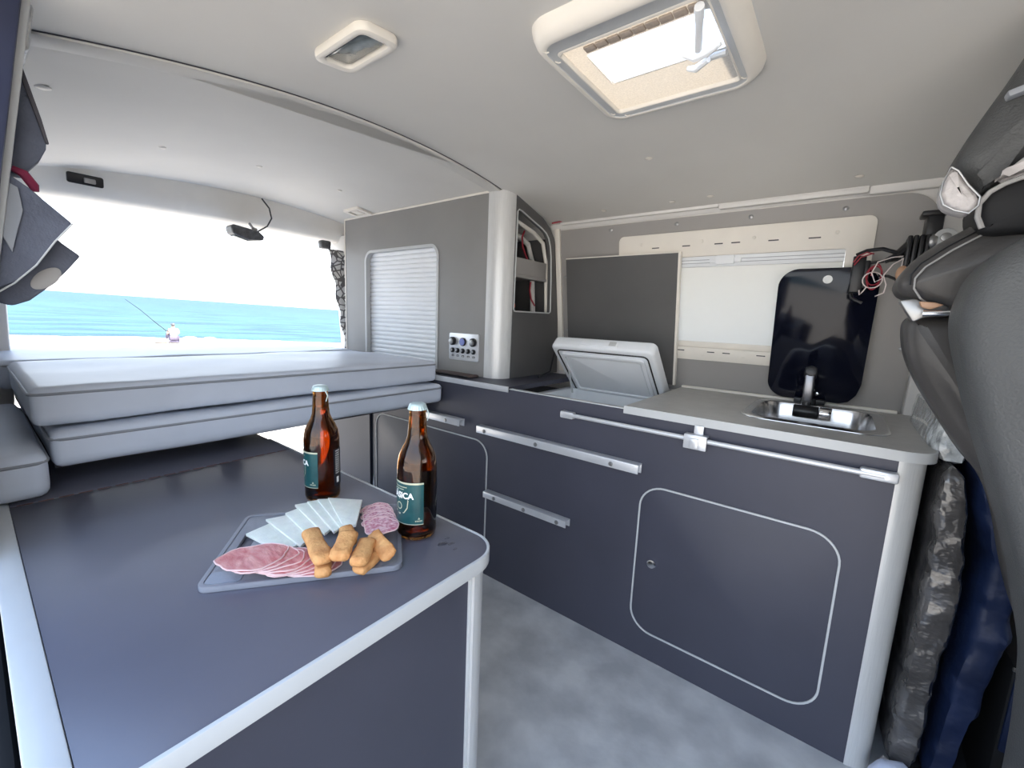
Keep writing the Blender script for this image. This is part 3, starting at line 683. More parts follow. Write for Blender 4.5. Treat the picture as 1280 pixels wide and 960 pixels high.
# ceiling vent by the wardrobe
def arc(x, y, d): return (x, y, arch(y)-d)
vt = thing('ceiling_vent', 'small square cream vent in the ceiling by the wardrobe corner', 'vent', (-1.84,1.17,arch(1.17)))
ov = rrect(-1.905,-1.785,1.135,1.212,.006,3)
obj('frame', MB().poly(ov, lambda u,v:(u,v,arch(v)-.010), lambda u,v:(u,v,arch(v)), holes=[rrect(-1.885,-1.805,1.148,1.200,.004,3)]), M['cream'], vt)
obj('slats', MB().poly(rrect(-1.870,-1.820,1.156,1.192,.003,3), lambda u,v:(u,v,arch(v)-.008), lambda u,v:(u,v,arch(v)-.001)), M['cream'], vt)
obj('recess', MB().poly(rrect(-1.886,-1.804,1.147,1.201,.003,3), lambda u,v:(u,v,arch(v)-.002), lambda u,v:(u,v,arch(v)+.001)), M['darkcam'], vt)

# ------------------------------------------------------------------ window behind the kitchen
def wm(off): return lambda u, v: (u, YW(v)-off, v)
wn = thing('window_1', 'window with cream frame and closed white blind behind the kitchen', 'window', (-.34,1.63,-.12)); wn['kind'] = 'structure'
fo = [(-.70,-.118),(.034,-.118)]+rrect(-.71,.034,-.118,.318,.018,5,(0,0,1,1))[2:]
fo = rrect(-.712,.034,-.118,.320,.020,5)
# frame: taper top edge slightly as in the photo
fh = rrect(-.655,-.026,-.073,.237,.006,4)
obj('window_frame', MB().poly(fo, wm(.020), wm(.008), holes=[fh], bevel=.003), M['cream'], wn)
for (x, z, w) in ((-.572,.2725,.026),(-.466,.273,.026),(-.363,.273,.026),(-.312,.273,.026),(-.207,.272,.028),(-.103,.271,.030),(-.467,-.086,.026),(-.364,-.087,.024),(-.314,-.087,.024),(-.209,-.087,.026)):
    obj('vent_slot', MB().poly(rrect(x-w/2,x+w/2,z-.0017,z+.0017,.001,2), wm(.0206), wm(.016)), M['interior_dark'], wn)
for (x, z) in ((-.626,.288),(-.416,.285),(-.261,.284),(-.051,.282),(-.39,-.098),(-.26,-.100)):
    p = Vector((x, YW(z)-.020, z)); obj('screw_cap', MB().cyl(p+Vector((0,.003,0)), p-Vector((0,.0016,0)), .0052, 16, .0006), M['cream'], wn)
b_ = obj('blind', MB().poly([(-.654,-.072),(-.027,-.072),(-.027,.207),(-.654,.207)], wm(.006), wm(.0045)), M['blind'], wn)
bc = obj('blind_rail', MB().poly(rrect(-.6545,-.0265,.203,.2368,.002,2), wm(.0155), wm(.004), bevel=.002), M['white'], wn)
obj('blind_groove', MB().poly([(-.654,.214),(-.027,.214),(-.027,.2155),(-.654,.2155)], wm(.0165), wm(.015)).poly([(-.654,.224),(-.027,.224),(-.027,.2255),(-.654,.2255)], wm(.0165), wm(.015)), M['piping'], bc)
obj('blind_clip', MB().poly(rrect(-.368,-.312,.208,.236,.004,3), wm(.026), wm(.014), bevel=.003).poly(rrect(-.388,-.292,.214,.228,.003,3), wm(.022), wm(.014), bevel=.002), M['acrylic'] if False else M['white'], bc)
obj('lower_rail', MB().poly([(-.654,-.073),(-.027,-.073),(-.027,-.052),(-.654,-.052)], wm(.012), wm(.004), bevel=.002), M['cream'], wn)
obj('pane', MB().poly([(-.657,-.074),(-.023,-.074),(-.023,.238),(-.657,.238)], wm(-.028), wm(-.032)), M['acrylic'], wn)

# screws in the lining
for k, (x, z, lab) in enumerate([(-.75,.352,'screw in the grey lining, leftmost under the trunking'),(-.505,.350,'screw in the grey lining above the leaning board'),(-.277,.349,'screw in the grey lining above the middle of the window'),(-.04,.346,'screw in the grey lining above the black glass lid'),(-.955,.184,'upper screw at the left border of the grey lining'),(-.955,-.036,'lower screw at the left border of the grey lining'),(.133,-.038,'screw in the grey lining right of the black glass lid')]):
    p = Vector((x, YW(z)-.008, z))
    q = obj('wall_screw', MB().lathe([(0,.0025),(.004,.002),(.0075,0)], (0,0,0), 16), M['zinc'], loc=p)
    q.data.transform(Matrix.Translation(Vector((0,0,0))+WL[q]-Vector((0,0,ZO)))); q.data.transform(Matrix.Rotation(R(90),4,'X'))
    tag(q, lab, 'screw', 'screws in the grey wall lining')
# screw caps in the ceiling
caps = [(-.49,1.219,'screw cap in the front ceiling between hatch and window'),(-1.67,.417,'left screw cap of the row over the rear of the bed'),(-1.669,.685,'middle screw cap of the row over the rear of the bed'),(-1.67,.985,'right screw cap of the row over the rear of the bed'),(-1.298,.14,'flat screw cap in the far left of the ceiling near the hanging cloths'),
        (-.749,1.483,'left screw cap of the row above the kitchen trunking'),(-.504,1.484,'second screw cap from left above the kitchen trunking'),(-.385,1.481,'third screw cap from left above the kitchen trunking'),(-.02,1.48,'right screw cap of the row above the kitchen trunking')]
for x, y, lab in caps:
    s = .010 if x != -1.298 else .014
    q = obj('screw_cap', MB().lathe([(0,-.004),(s*.6,-.0035),(s,-.001),(s,0)], (x,y,arch(y)), 18), M['cream'], loc=(x,y,arch(y)))
    tag(q, lab, 'screw cap', 'screw caps in the ceiling')

# ------------------------------------------------------------------ roof hatch
rh = thing('roof_hatch', 'cream framed roof hatch with a bright clear dome', 'roof hatch', (-.33,.81,.48))
def hz(k): return lambda u, v: (u, v, arch(v)-k)
def ringloft(levels, m_, name, par, n=9):
    b = bmesh.new(); rg = []
    for (x0,x1,y0,y1,r,z) in levels: rg.append([b.verts.new((p[0],p[1],(arch(p[1])+.001) if z is None else z)) for p in rrect(x0,x1,y0,y1,r,n)])
    for i in range(len(rg)-1):
        k = len(rg[i])
        for j in range(k): b.faces.new((rg[i][j],rg[i][(j+1)%k],rg[i+1][(j+1)%k],rg[i+1][j]))
    bmesh.ops.recalc_face_normals(b, faces=b.faces)
    return obj(name, MB().merge(b), m_, par, sharp=50)
ringloft([(-.490,-.172,.618,.982,.050,None),(-.488,-.175,.621,.979,.048,.474),(-.484,-.182,.630,.971,.044,.463),(-.480,-.190,.640,.966,.040,.4575),(-.474,-.196,.648,.960,.034,.4565),(-.471,-.199,.652,.957,.030,.4580)], M['cream'], 'outer_frame', rh)
ringloft([(-.471,-.199,.652,.957,.030,.4580),(-.470,-.200,.654,.956,.028,.4592),(-.460,-.208,.676,.945,.012,.4592),(-.458,-.210,.680,.943,.011,.4600)], M['edging'], 'inner_frame', rh)
ringloft([(-.458,-.210,.680,.943,.011,.4600),(-.455,-.212,.684,.939,.009,.4585),(-.453,-.214,.687,.937,.008,.4600),(-.452,-.215,.688,.936,.008,.466)], M['cream'], 'pane_surround', rh)
for (x, y) in ((-.464,.70),(-.464,.93),(-.205,.93),(-.44,.951),(-.466,.664)):
    obj('clip', MB().tube([(x-.004,y-.004,.4575),(x,y+.001,.4565),(x+.004,y+.003,.4575)], .0012, 6), M['cream'], rh)
PX = (-.422,-.2145,.722,.834)
obj('dome', MB().xy([(-.46,.68),(-.20,.68),(-.20,.945),(-.46,.945)], .4655, .4675, holes=[rrect(*PX,.008,4)]), M['mesh'], rh)
obj('clear_pane', MB().xy(rrect(*PX,.008,4), .4660, .4670), M['acrylic'], rh)
m = MB()
for k in range(9): m.box(-.413+k*.0215,-.413+k*.0215+.0195,.697,.712,.4610,.4650,.001)
obj('vent_grille', m, M['mesh_dark'], rh)
obj('crossbar', MB().tube([(-0.241,0.8184,0.4498),(-0.2098,0.8146,0.4479)], .0055, 8), M['edging'], rh)  # crossbar, lever and grip coordinates are scaled towards the camera
la = obj('lever', MB().tube([(-0.223,0.6946,0.4555),(-0.2282,0.7163,0.4536)],.0072,10).tube([(-0.2273,0.7135,0.4536),(-0.2476,0.7862,0.4498)],.0060,10).tube([(-0.274,0.7919,0.4517),(-0.257,0.7995,0.446),(-0.2362,0.7938,0.4441),(-0.2117,0.7825,0.446)],[.003,.006,.006,.003],8), M['white'], rh)
obj('grip', MB().tube([(-0.275,0.8278,0.4479),(-0.2608,0.825,0.4423),(-0.2362,0.808,0.4423)], [.004,.006,.005], 8), M['white'], la)

# ceiling lamp
cl = thing('ceiling_lamp', 'small rectangular ceiling lamp with cream frame and grey lens', 'lamp', (-.745,.475,.47))
obj('frame', MB().poly(rrect(-.826,-.668,.434,.517,.022,6), hz(.016), hz(-.001), holes=[rrect(-.808,-.686,.449,.502,.010,5)], bevel=.005), M['cream'], cl)
obj('lens', MB().poly(rrect(-.806,-.688,.451,.500,.010,5), hz(.009), hz(.002), bevel=.002), M['lampglass'], cl)
obj('slit', MB().poly(rrect(-.806,-.690,.449,.455,.001,2), hz(.0105), hz(.009)), M['black'], cl)

# things on the rear header
rl = thing('recessed_handle', 'dark recessed grip in the cream header over the rear opening', 'handle', (-2.10,.30,.40))
obj('recess', MB().xz(rrect(-.045,.045,-.017,.017,.006,3), -.004, .008, bevel=.002), M['black'], rl)
o = [c for c in bpy.data.objects if c.parent == rl][0]
o.data.transform(Matrix.Translation(WL[rl]-Vector((0,0,ZO)))); o.data.transform(Matrix.Rotation(R(90),4,'Z')); 
o.data.transform(Matrix.Rotation(R(12),4,'Y')); o.data.transform(Matrix.Translation(Vector((-2.098,.305,.408))-(WL[rl]-Vector((0,0,ZO)))))
ins_ = MB(); ins_.box(-2.106,-2.090,.300,.330,.398,.414,.003); obj('button', ins_, M['zinc'], rl)
wc = thing('hanging_lamp', 'small dark grey lamp unit with a curved wire hanging at the rear header', 'lamp', (-2.13,.80,.345))
obj('bracket', MB().tube([(-2.15,.83,.372),(-2.13,.835,.352),(-2.12,.85,.345)],.006,8), M['zinc'], wc)
m = MB().yz([(.735,.338),(.745,.350),(.845,.338),(.868,.318),(.862,.300),(.800,.293),(.742,.312)], -2.16, -2.09, bevel=.006); obj('body', m, M['darkcam'], wc, sharp=15)
obj('lens', MB().yz([(.752,.308),(.80,.296),(.852,.303),(.852,.299),(.80,.290),(.750,.303)], -2.15, -2.10, bevel=.001), M['lampglass'], wc)
obj('wire', MB().tube([(-2.09,.862,.478),(-2.075,.885,.44),(-2.08,.895,.40),(-2.09,.88,.365),(-2.11,.85,.34),(-2.12,.835,.33)],.0032,8), M['black'], wc)
tag(obj('latch_block', MB().box(-2.10,-2.06,1.115,1.165,.305,.345,.008), M['darkcam'], loc=(-2.08,1.14,.34)), 'small dark block on the rear header next to the wardrobe', 'latch')
# patterned curtain beyond the wardrobe
m = MB().grid(4, 30, lambda u,v: (-2.13+.012*math.sin(v*30), 1.335-.15*(1-u)*(1-v*.75), .315-.66*v))
cu = obj('curtain', m, M['curtain'], loc=(-2.13,1.25,.32)); md = cu.modifiers.new('s','SOLIDIFY'); md.thickness = .004
tag(cu, 'black and white patterned curtain tied back between rear opening and wardrobe', 'curtain')

# ------------------------------------------------------------------ bed cushions
def cushion(label, x0, x1, y0, y1, z0, z1, seed, name='bed_cushion', bev=.018, pipe=True):
    t = thing(name, label, 'cushion', ((x0+x1)/2,(y0+y1)/2,z0), 'pale blue grey bed cushions')
    obj('cover', MB().puff(x0,x1,y0,y1,z0,z1,bev,14,.005,5.5,seed,.003), M['vinyl'], t, sharp=70)
    if pipe:
        lp = [(p[0],p[1],z1-bev*.75) for p in rrect(x0-.0005,x1+.0005,y0-.0005,y1+.0005,bev*1.1,4)]
        obj('piping', MB().tube(lp+[lp[0]], .0032, 6, cap=False), M['piping'], t)
    return t
cushion('top front bed cushion with the long seam in the middle of the stack', -1.77,-1.212,.066,1.102,-.2460,-.1690, 1)
cushion('rear bed cushion lying nearest to the sea view', -2.34,-1.776,.046,1.102,-.2460,-.1680, 7)
cushion('lower folded bed cushion lying on the cabinet top under the upper one', -1.75,-1.178,.084,1.106,-.3260,-.2520, 13, bev=.022)
cushion('rear lower bed cushion under the cushion nearest the sea', -2.26,-1.758,.084,1.106,-.3260,-.2520, 17, bev=.022)
cushion('short left cushion at the end of the bed by the hanging cloths', -1.78,-1.137,-.005,.076,-.3665,-.280, 21, bev=.024)
# slats under the cushions
bb = thing('bed_board', 'dark bed board under the lower cushions', 'board', (-1.8,.6,-.34))
obj('panel', MB().xy([(-2.25,.09),(-1.24,.09),(-1.24,1.10),(-2.25,1.10)], -.3400, -.3295), M['interior_dark'], bb)
for (x, y) in ((-1.4,.12),(-1.4,.46),(-2.1,.12),(-2.1,.46)): obj('support_block', MB().box(x-.03,x+.03,y-.02,y+.02,ZTT,-.340), M['interior_dark'], bb)
for x in (-1.30,-2.0): obj('support_block', MB().box(x-.03,x+.03,1.085,1.10,-.3735,-.340), M['interior_dark'], bb)

# ------------------------------------------------------------------ foreground cabinet that serves as the table
ZT = -.370
tb = thing('bench_cabinet', 'low anthracite cabinet with rounded corner that carries the snacks', 'cabinet', (-.8,.27,Zf))
def rc(x0,x1,y0,y1,r):
    return [(x0,y0),(x1,y0)]+[(x1-r+r*math.cos(R(a)), y1-r+r*math.sin(R(a))) for a in range(0,91,9)]+[(x0,y1)]
obj('top_board', MB().xy(rc(-1.136,-.404,.022,.512,.055), ZT-.018, ZT, bevel=.0006), M['laminate_lit_top'], tb)
obj('top_board', MB().xy([(-2.2,.022),(-1.1395,.022),(-1.1395,.512),(-2.2,.512)], ZT-.018, ZT, bevel=.0006), M['laminate_lit_top'], tb)
def edge_band(outline_o, outline_i, z0, z1, name, m_, par, closed=False):
    b = bmesh.new(); q = [[b.verts.new((p[0],p[1],z)) for p in ln] for ln in (outline_o, outline_i) for z in (z0,z1)]
    A0,A1,B0,B1 = q
    for i in range(len(outline_o)-1):
        for w in ((A0,A1),(A1,B1),(B1,B0),(B0,A0)): b.faces.new((w[0][i],w[0][i+1],w[1][i+1],w[1][i]))
    b.faces.new((A0[0],A1[0],B1[0],B0[0])); b.faces.new((A0[-1],A1[-1],B1[-1],B0[-1]))
    bmesh.ops.recalc_face_normals(b, faces=b.faces); mm = MB(); mm.merge(b, .0012, 2, 40)
    return obj(name, mm, m_, par)
eo = rc(-1.27,-.399,.022,.517,.06)[1:]; ei = rc(-1.27,-.4045,.022,.5125,.0545)[1:]
edge_band(eo, ei, ZT-.022, ZT+.0012, 'edge_band', M['edging'], tb)
obj('side_strip', MB().box(-2.2,-.399,-.004,.0215,ZT-.022,ZT+.001,.002), M['edging'], tb)
obj('hinge_line', MB().box(-1.1395,-1.1360,.022,.512,ZT-.016,ZT-.0012), M['brown'], tb)
m = MB()
for k in range(18): m.box(-1.1400,-1.1360,.03+k*.0265,.050+k*.0265,ZT-.0012,ZT+.0003)
obj('hinge', m, M['hinge'], tb)
obj('front_panel', MB().box(-.425,-.413,.022,.452,Zf,ZT-.022), M['laminate'], tb)
pq = [(-.425,.452)]+[(-.4125,.452)]+[(-.413-.05+.058*math.cos(R(a)), .452+.0+.055*math.sin(R(a))) for a in range(0,91,9)]+[(-.47,.50),(-.47,.49)]
obj('corner_post', MB().xy(pq, Zf, ZT-.022), M['alu'], tb, sharp=60)
obj('front_edge_strip', MB().box(-.4145,-.4095,.446,.452,Zf,ZT-.022,.001), M['edging'], tb)
obj('side_panel', MB().box(-1.27,-.47,.490,.502,Zf,ZT-.022), M['laminate'], tb)
obj('back_panel', MB().box(-2.2,-.43,.0,.012,Zf,ZT-.022), M['interior_dark'], tb)

# ------------------------------------------------------------------ bottles
def bottle(cx, cy, label_deg, back_deg, text_deg, lab, name='beer_bottle'):
    t = thing(name, lab, 'bottle', (cx,cy,ZT), 'brown beer bottles on the cabinet top')
    z = ZT+.0012
    prof = [(0,.004),(.018,.002),(.027,.0),(.0315,.003),(.0328,.010),(.0328,.118),(.0322,.128),(.0300,.140),(.0255,.151),(.0195,.162),(.0163,.172),(.0152,.185),(.0140,.205),(.0133,.211),(.0138,.213),(.0138,.218),(.0125,.2215)]
    inn = [(.0100,.2210),(.0105,.205),(.0120,.186),(.0136,.172),(.0170,.161),(.0225,.1505),(.0272,.139),(.0294,.128),(.0300,.117),(.0300,.012),(.025,.006),(0,.007)]
    obj('glass', MB().lathe(prof+inn, (cx,cy,z), 48), M['amber'], t, sharp=60)
    obj('beer', MB().lathe([(0,.0078),(.0245,.0068),(.0295,.0125),(.0295,.117),(.0289,.128),(.0267,.139),(.0220,.1505),(.0165,.161),(.0131,.172),(.0116,.186),(0,.186)], (cx,cy,z), 40), M['beer'], t, sharp=60)
    # crimped crown cap
    b = bmesh.new(); n = 84; rg = []
    for (r, zz, w) in ((.0005,.2275,0),(.010,.2272,0),(.0132,.2255,0),(.0142,.2225,.15),(.0153,.2185,.8),(.0156,.2168,1)):
        rg.append([b.verts.new((cx+(r+.0008*w*math.cos(21*2*math.pi*k/n))*math.cos(2*math.pi*k/n), cy+(r+.0008*w*math.cos(21*2*math.pi*k/n))*math.sin(2*math.pi*k/n), z+zz)) for k in range(n)])
    for i in range(5):
        for k in range(n): b.faces.new((rg[i][k],rg[i][(k+1)%n],rg[i+1][(k+1)%n],rg[i+1][k]))
    b.faces.new(rg[0]); bmesh.ops.recalc_face_normals(b, faces=b.faces)
    obj('cap', MB().merge(b), M['cap'], t, sharp=50)
    rl_ = .0332
    hw = 78
    L = obj('label', MB().lathe([(rl_,.030),(rl_,.101)], (cx,cy,z), 40, label_deg-hw, label_deg+hw), M['label'], t, sharp=80)
    for (za_, zb_) in ((.0985,.1015),(.0300,.0312)): obj('label_border', MB().lathe([(rl_+.0002,za_),(rl_+.0002,zb_)], (cx,cy,z), 40, label_deg-hw, label_deg+hw), M['gold'], L)
    def wrap(deg, zc, r=rl_+.0004): return lambda x, y: (cx+r*math.cos(R(deg)+x/r), cy+r*math.sin(R(deg)+x/r), z+zc+y)
    text_mesh('CLÁSICA', .0140, wrap(text_deg,.0745,rl_+.0007), M['print'], 'lettering', L)
    # shield outline under the word
    w = wrap(text_deg, .0, rl_+.0003)
    def ringpts(k): return [(-.019*k,.0715),(.0*k,.0715),(.019*k,.0715),(.0175*k,.058),(.011*k,.049),(0,.0445+(1-k)*.02),(-.011*k,.049),(-.0175*k,.058),(-.019*k,.0690)]
    m = MB(); b = bmesh.new(); A = [b.verts.new(w(*p)) for p in ringpts(1)]; B = [b.verts.new(w(p[0],p[1]+(-.0012 if p[1]>.08 else .0012))) for p in ringpts(.92)]
    for i in range(9): b.faces.new((A[i],A[(i+1)%9],B[(i+1)%9],B[i]))
    m.merge(b); obj('shield', m, M['gold'], L)
    for (xa,xb,za) in ((-.016,.016,.0925),(-.012,.010,.0885)):
        m = MB(); b = bmesh.new(); b_t = [b.verts.new(w(xa+(xb-xa)*i/8, za+.0012)) for i in range(9)]; b_b = [b.verts.new(w(xa+(xb-xa)*i/8, za)) for i in range(9)]
        for i in range(8): b.faces.new((b_b[i],b_b[i+1],b_t[i+1],b_t[i]))
        m.merge(b); obj('label_line', m, M['gold'], L)
    m = MB(); b = bmesh.new()
    c0 = [b.verts.new(w(.0065*math.cos(2*math.pi*k/20), .060+.0065*math.sin(2*math.pi*k/20))) for k in range(20)]; c1 = [b.verts.new(w(.0048*math.cos(2*math.pi*k/20), .060+.0048*math.sin(2*math.pi*k/20))) for k in range(20)]
    for k in range(20): b.faces.new((c0[k],c0[(k+1)%20],c1[(k+1)%20],c1[k]))
    m.merge(b); obj('emblem', m, M['gold'], L)
    # small crest and line of print in the lower right corner of the label
    w2 = wrap(text_deg+62, 0, rl_+.0003)
    m = MB(); b = bmesh.new()
    b.faces.new([b.verts.new(w2(*p)) for p in ((-.002,.0395),(.002,.0395),(.0008,.0415),(0,.0432),(-.0008,.0415))])
    for k in range(5): b.faces.new([b.verts.new(w2(*p)) for p in ((-.006+k*.0024,.0355),(-.0044+k*.0024,.0355),(-.0044+k*.0024,.0378),(-.006+k*.0024,.0378))])
    m.merge(b); obj('fine_print', m, M['gold'], L)
    K = obj('back_label', MB().lathe([(rl_,.028),(rl_,.103)], (cx,cy,z), 30, back_deg-52, back_deg+52), M['label_back'], t, sharp=80)
    w3 = wrap(back_deg-34, 0, rl_+.0003); m = MB(); b = bmesh.new(); rnd = random.Random(3)
    for k in range(11):
        x = -.006
        while x < .006:
            l = rnd.uniform(.001,.003); zz = .098-k*.0045
            b.faces.new([b.verts.new(w3(*p)) for p in ((x,zz),(x+l,zz),(x+l,zz+.0022),(x,zz+.0022))]); x += l+.001
    b.faces.new([b.verts.new(w3(*p)) for p in ((-.004,.034),(.003,.034),(.003,.046),(-.004,.046))])
    m.merge(b); obj('back_print', m, M['print'], K)
    # torn foil hanging under the cap
    obj('foil_shred', MB().tube([(cx+.0150*math.cos(R(back_deg-52)),cy+.0150*math.sin(R(back_deg-52)),z+.217),(cx+.0185*math.cos(R(back_deg-46)),cy+.0185*math.sin(R(back_deg-46)),z+.208),(cx+.0158*math.cos(R(back_deg-52)),cy+.0158*math.sin(R(back_deg-52)),z+.197)],[.0012,.0009,.0007],6), M['cap'], t)
bottle(-.537,.447, -99, 100, -96, 'brown beer bottle at the right corner of the cabinet, label facing the camera')
bottle(-.789,.416, -120, 62, -121, 'brown beer bottle standing further back behind the cheese')
# spilled drops beside the right bottle
m = MB()
for (x,y,r) in ((-.478,.452,.006),(-.468,.462,.004),(-.486,.47,.003),(-.452,.455,.0025)): m.sph((x,y,ZT+.0002), r, (1,1.6,.12), 12)
tag(obj('water_drops', m, M['glassclear'], loc=(-.475,.458,ZT)), 'few spilled drops beside the right beer bottle', 'drops', kind='stuff')

# ------------------------------------------------------------------ cutting board
A_ = Vector((-.621,.152)); Bv = Vector((.155,.210)); Cv = Vector((-.179,.118))
ex = Bv.normalized(); ey = Vector((-ex.y, ex.x)); Lx = Bv.length; Ly = .214
def bd(u, v): p = A_+ex*u+ey*v; return (p.x, p.y)
cb = thing('cutting_board', 'grey cutting board with a slot handle carrying ham, cheese and bread', 'cutting board', (*bd(Lx/2,Ly/2),ZT))
bo = rrect(0,Lx,0,Ly,.014,5); slot = rrect(.018,.036,.040,.150,.006,4)
obj('slab', MB().poly(bo, lambda u,v:(*bd(u,v),ZT+.0006), lambda u,v:(*bd(u,v),ZT+.0075), holes=[slot], bevel=.001), M['board'], cb)
obj('rim', MB().poly(bo, lambda u,v:(*bd(u,v),ZT+.0073), lambda u,v:(*bd(u,v),ZT+.0088), holes=[rrect(.006,Lx-.006,.006,Ly-.006,.010,5)], bevel=.0005), M['board'], cb)
obj('grip_inlay', MB().poly(rrect(.007,.050,.008,.036,.006,3), lambda u,v:(*bd(u,v),ZT+.0073), lambda u,v:(*bd(u,v),ZT+.0083)), M['board_in'], cb)
ZB = ZT+.0083
ordn = ['first','second','third','fourth','fifth','sixth','seventh','eighth','ninth','tenth']
# cheese fan
cheeses = [[(-.716,.248),(-.727,.300),(-.641,.312),(-.612,.262)],[(-.738,.287),(-.722,.335),(-.637,.328),(-.612,.285)],[(-.731,.316),(-.737,.358),(-.645,.345),(-.620,.305)],
 [(-.746,.340),(-.732,.378),(-.625,.352),(-.610,.322)],[(-.737,.358),(-.720,.392),(-.610,.358),(-.600,.332)],[(-.727,.372),(-.700,.402),(-.600,.362),(-.595,.342)],[(-.713,.385),(-.660,.422),(-.585,.362),(-.592,.345)]]
for k, q in enumerate(cheeses):
    z0 = ZB+.0004+k*.0030
    def f(zb): 
        def g(u, v):
            lift = .0035*(v-.25)*0
            return (u, v, zb)
        return g
    m = MB().poly(q, lambda u,v:(u,v,z0), lambda u,v:(u,v,z0+.0045), bevel=.0006)
    tag(obj('cheese_slice', m, M['cheese'], loc=(q[0][0],q[0][1],z0)), 'white cheese slice, %s from the left in the fan' % ordn[k], 'cheese', 'white cheese slices fanned on the board')
# ham
def wavy(cx, cy, a, b_, ang, z, seed, amp, m_, name, lab, cat, group, tilt=(0,0), th=.0012, n=26, rim=None):
    bmh = bmesh.new(); ca, sa = math.cos(ang), math.sin(ang); rings = []
    def P(r, t, k):
        rr = r*(1+.07*math.sin(3*t+seed)+.04*math.sin(7*t+seed*2) if r > .2 else 1)
        u, v = a*rr*math.cos(t), b_*rr*math.sin(t)
        zz = z+amp*math.sin(u*90+seed)*math.cos(v*70)+tilt[0]*u+tilt[1]*v+k*th
        return (cx+u*ca-v*sa, cy+u*sa+v*ca, zz)
    top = [bmh.verts.new(P(0,0,1))]; bot_ = [bmh.verts.new(P(0,0,0))]
    T_ = []; B_ = []
    for r in (.33,.66,.9,1):
        T_.append([bmh.verts.new(P(r, 2*math.pi*k/n, 1 if r < 1 else .7)) for k in range(n)]); B_.append([bmh.verts.new(P(r, 2*math.pi*k/n, 0)) for k in range(n)])
    for k in range(n):
        bmh.faces.new((top[0], T_[0][k], T_[0][(k+1)%n])); bmh.faces.new((bot_[0], B_[0][(k+1)%n], B_[0][k]))
        for i in range(3):
            bmh.faces.new((T_[i][k], T_[i+1][k], T_[i+1][(k+1)%n], T_[i][(k+1)%n])); bmh.faces.new((B_[i][k], B_[i][(k+1)%n], B_[i+1][(k+1)%n], B_[i+1][k]))
        bmh.faces.new((T_[3][k], B_[3][k], B_[3][(k+1)%n], T_[3][(k+1)%n]))
    bmesh.ops.recalc_face_normals(bmh, faces=bmh.faces)
    o = tag(obj(name, MB().merge(bmh), m_, loc=(cx,cy,z)), lab, cat, group)
    rp_ = [P(.995, 2*math.pi*k/n, .6) for k in range(n+1)]
    if rim: obj(rim, MB().tube(rp_, .0011, 5, cap=False), M['fat'], o)
    return o
NH = 8
for k in range(NH):
    f = k/(NH-1)
    cx = -.612+.054*f; cy = .220+.056*f
    wavy(cx, cy, .043, .034-.001*k, math.atan2(.8,.6)+.35-.15*f, ZB+.0012+ (NH-1-k)*.0024, k*1.7, .0009, M['ham'], 'ham_slice',
         'pink cured ham slice, %s from the left in the overlapping row' % ordn[k], 'ham', 'cured ham slices on the board', tilt=(-.05,0), th=.0020, rim='fat_rim')
NS = 9
for k in range(NS):
    f = k/(NS-1)
    wavy(-.640+.093*f, .438-.055*f, .030, .026, -.5, ZB+.0035+k*.0026, k*2.1, .0007, M['salami'], 'salami_slice',
         'marbled salami slice, %s from the back of the row by the bottle' % ordn[k], 'salami', 'salami slices on the board', tilt=(.04,.03), th=.0018, rim='rind')
# bread sticks
def bread(p0, p1, w, h, z, lab, dz=0, roll=0):
    p0 = Vector((*p0,z)); p1 = Vector((*p1,z+dz)); d = p1-p0; Lg = d.length; dn = d.normalized(); sd = Vector((-dn.y,dn.x,0)).normalized(); up = dn.cross(sd)*1.0
    if up.z < 0: up = -up
    if roll: 
        q = Matrix.Rotation(roll,3,dn); sd = q@sd; up = q@up
    b = bmesh.new(); n = 16; st = 14; rg = []
    for i in range(st+1):
        u = i/st; e = min(1, (1-abs(2*u-1)**8)**.5+.001); wv = 1+.06*math.sin(u*9+p0.x*80)
        c = p0+dn*Lg*u
        rg.append([b.verts.new(c+sd*(w*.51*(.80+.20*e)*wv*(1 if e>.05 else .6)*math.copysign(abs(math.cos(2*math.pi*k/n))**.6,math.cos(2*math.pi*k/n)))+up*(h*.5*(.35+.65*e)*math.copysign(abs(math.sin(2*math.pi*k/n))**.8,math.sin(2*math.pi*k/n)))) for k in range(n)])
    for i in range(st):
        for k in range(n): b.faces.new((rg[i][k],rg[i][(k+1)%n],rg[i+1][(k+1)%n],rg[i+1][k]))
    b.faces.new(rg[0][::-1]); b.faces.new(rg[-1]); bmesh.ops.recalc_face_normals(b, faces=b.faces)
    for v in b.verts: v.co += v.normal*noise.noise(v.co*160)*.0009
    tag(obj('bread_stick', MB().merge(b), M['bread'], loc=tuple(p0), sharp=80), lab, 'bread', 'small toasted bread sticks on the board')
bread((-0.5771,0.3026),(-0.5155,0.2682),.022,.016,ZB+.0090,'toasted bread stick lying lowest, its end nearest the front edge by the ham')  # stick ends shifted along the camera's line of sight to each stick's height
bread((-0.6101,0.2991),(-0.5149,0.2703),.025,.016,ZB+.0280,'longest toasted bread stick reaching from the cheese across the ham', -.001)
bread((-0.5823,0.3416),(-0.5488,0.3303),.022,.015,ZB+.0270,'toasted bread stick mostly hidden, only its tip shows behind the middle one', -.012)
bread((-0.5406,0.3236),(-0.5034,0.2836),.026,.016,ZB+.0400,'toasted bread stick lying on top in the middle of the heap', -.010)
bread((-0.5107,0.3537),(-0.4897,0.3035),.022,.014,ZB+.0080,'toasted bread stick lying flat on the board near the right front edge')
bread((-0.5250,0.3447),(-0.4840,0.3006),.025,.016,ZB+.0250,'toasted bread stick lying second from the right on the heap', -.002)
bread((-0.5347,0.3565),(-0.4777,0.3508),.024,.010,ZB+.0270,'toasted bread stick tilted on its edge at the right below the salami', -.014, .6)

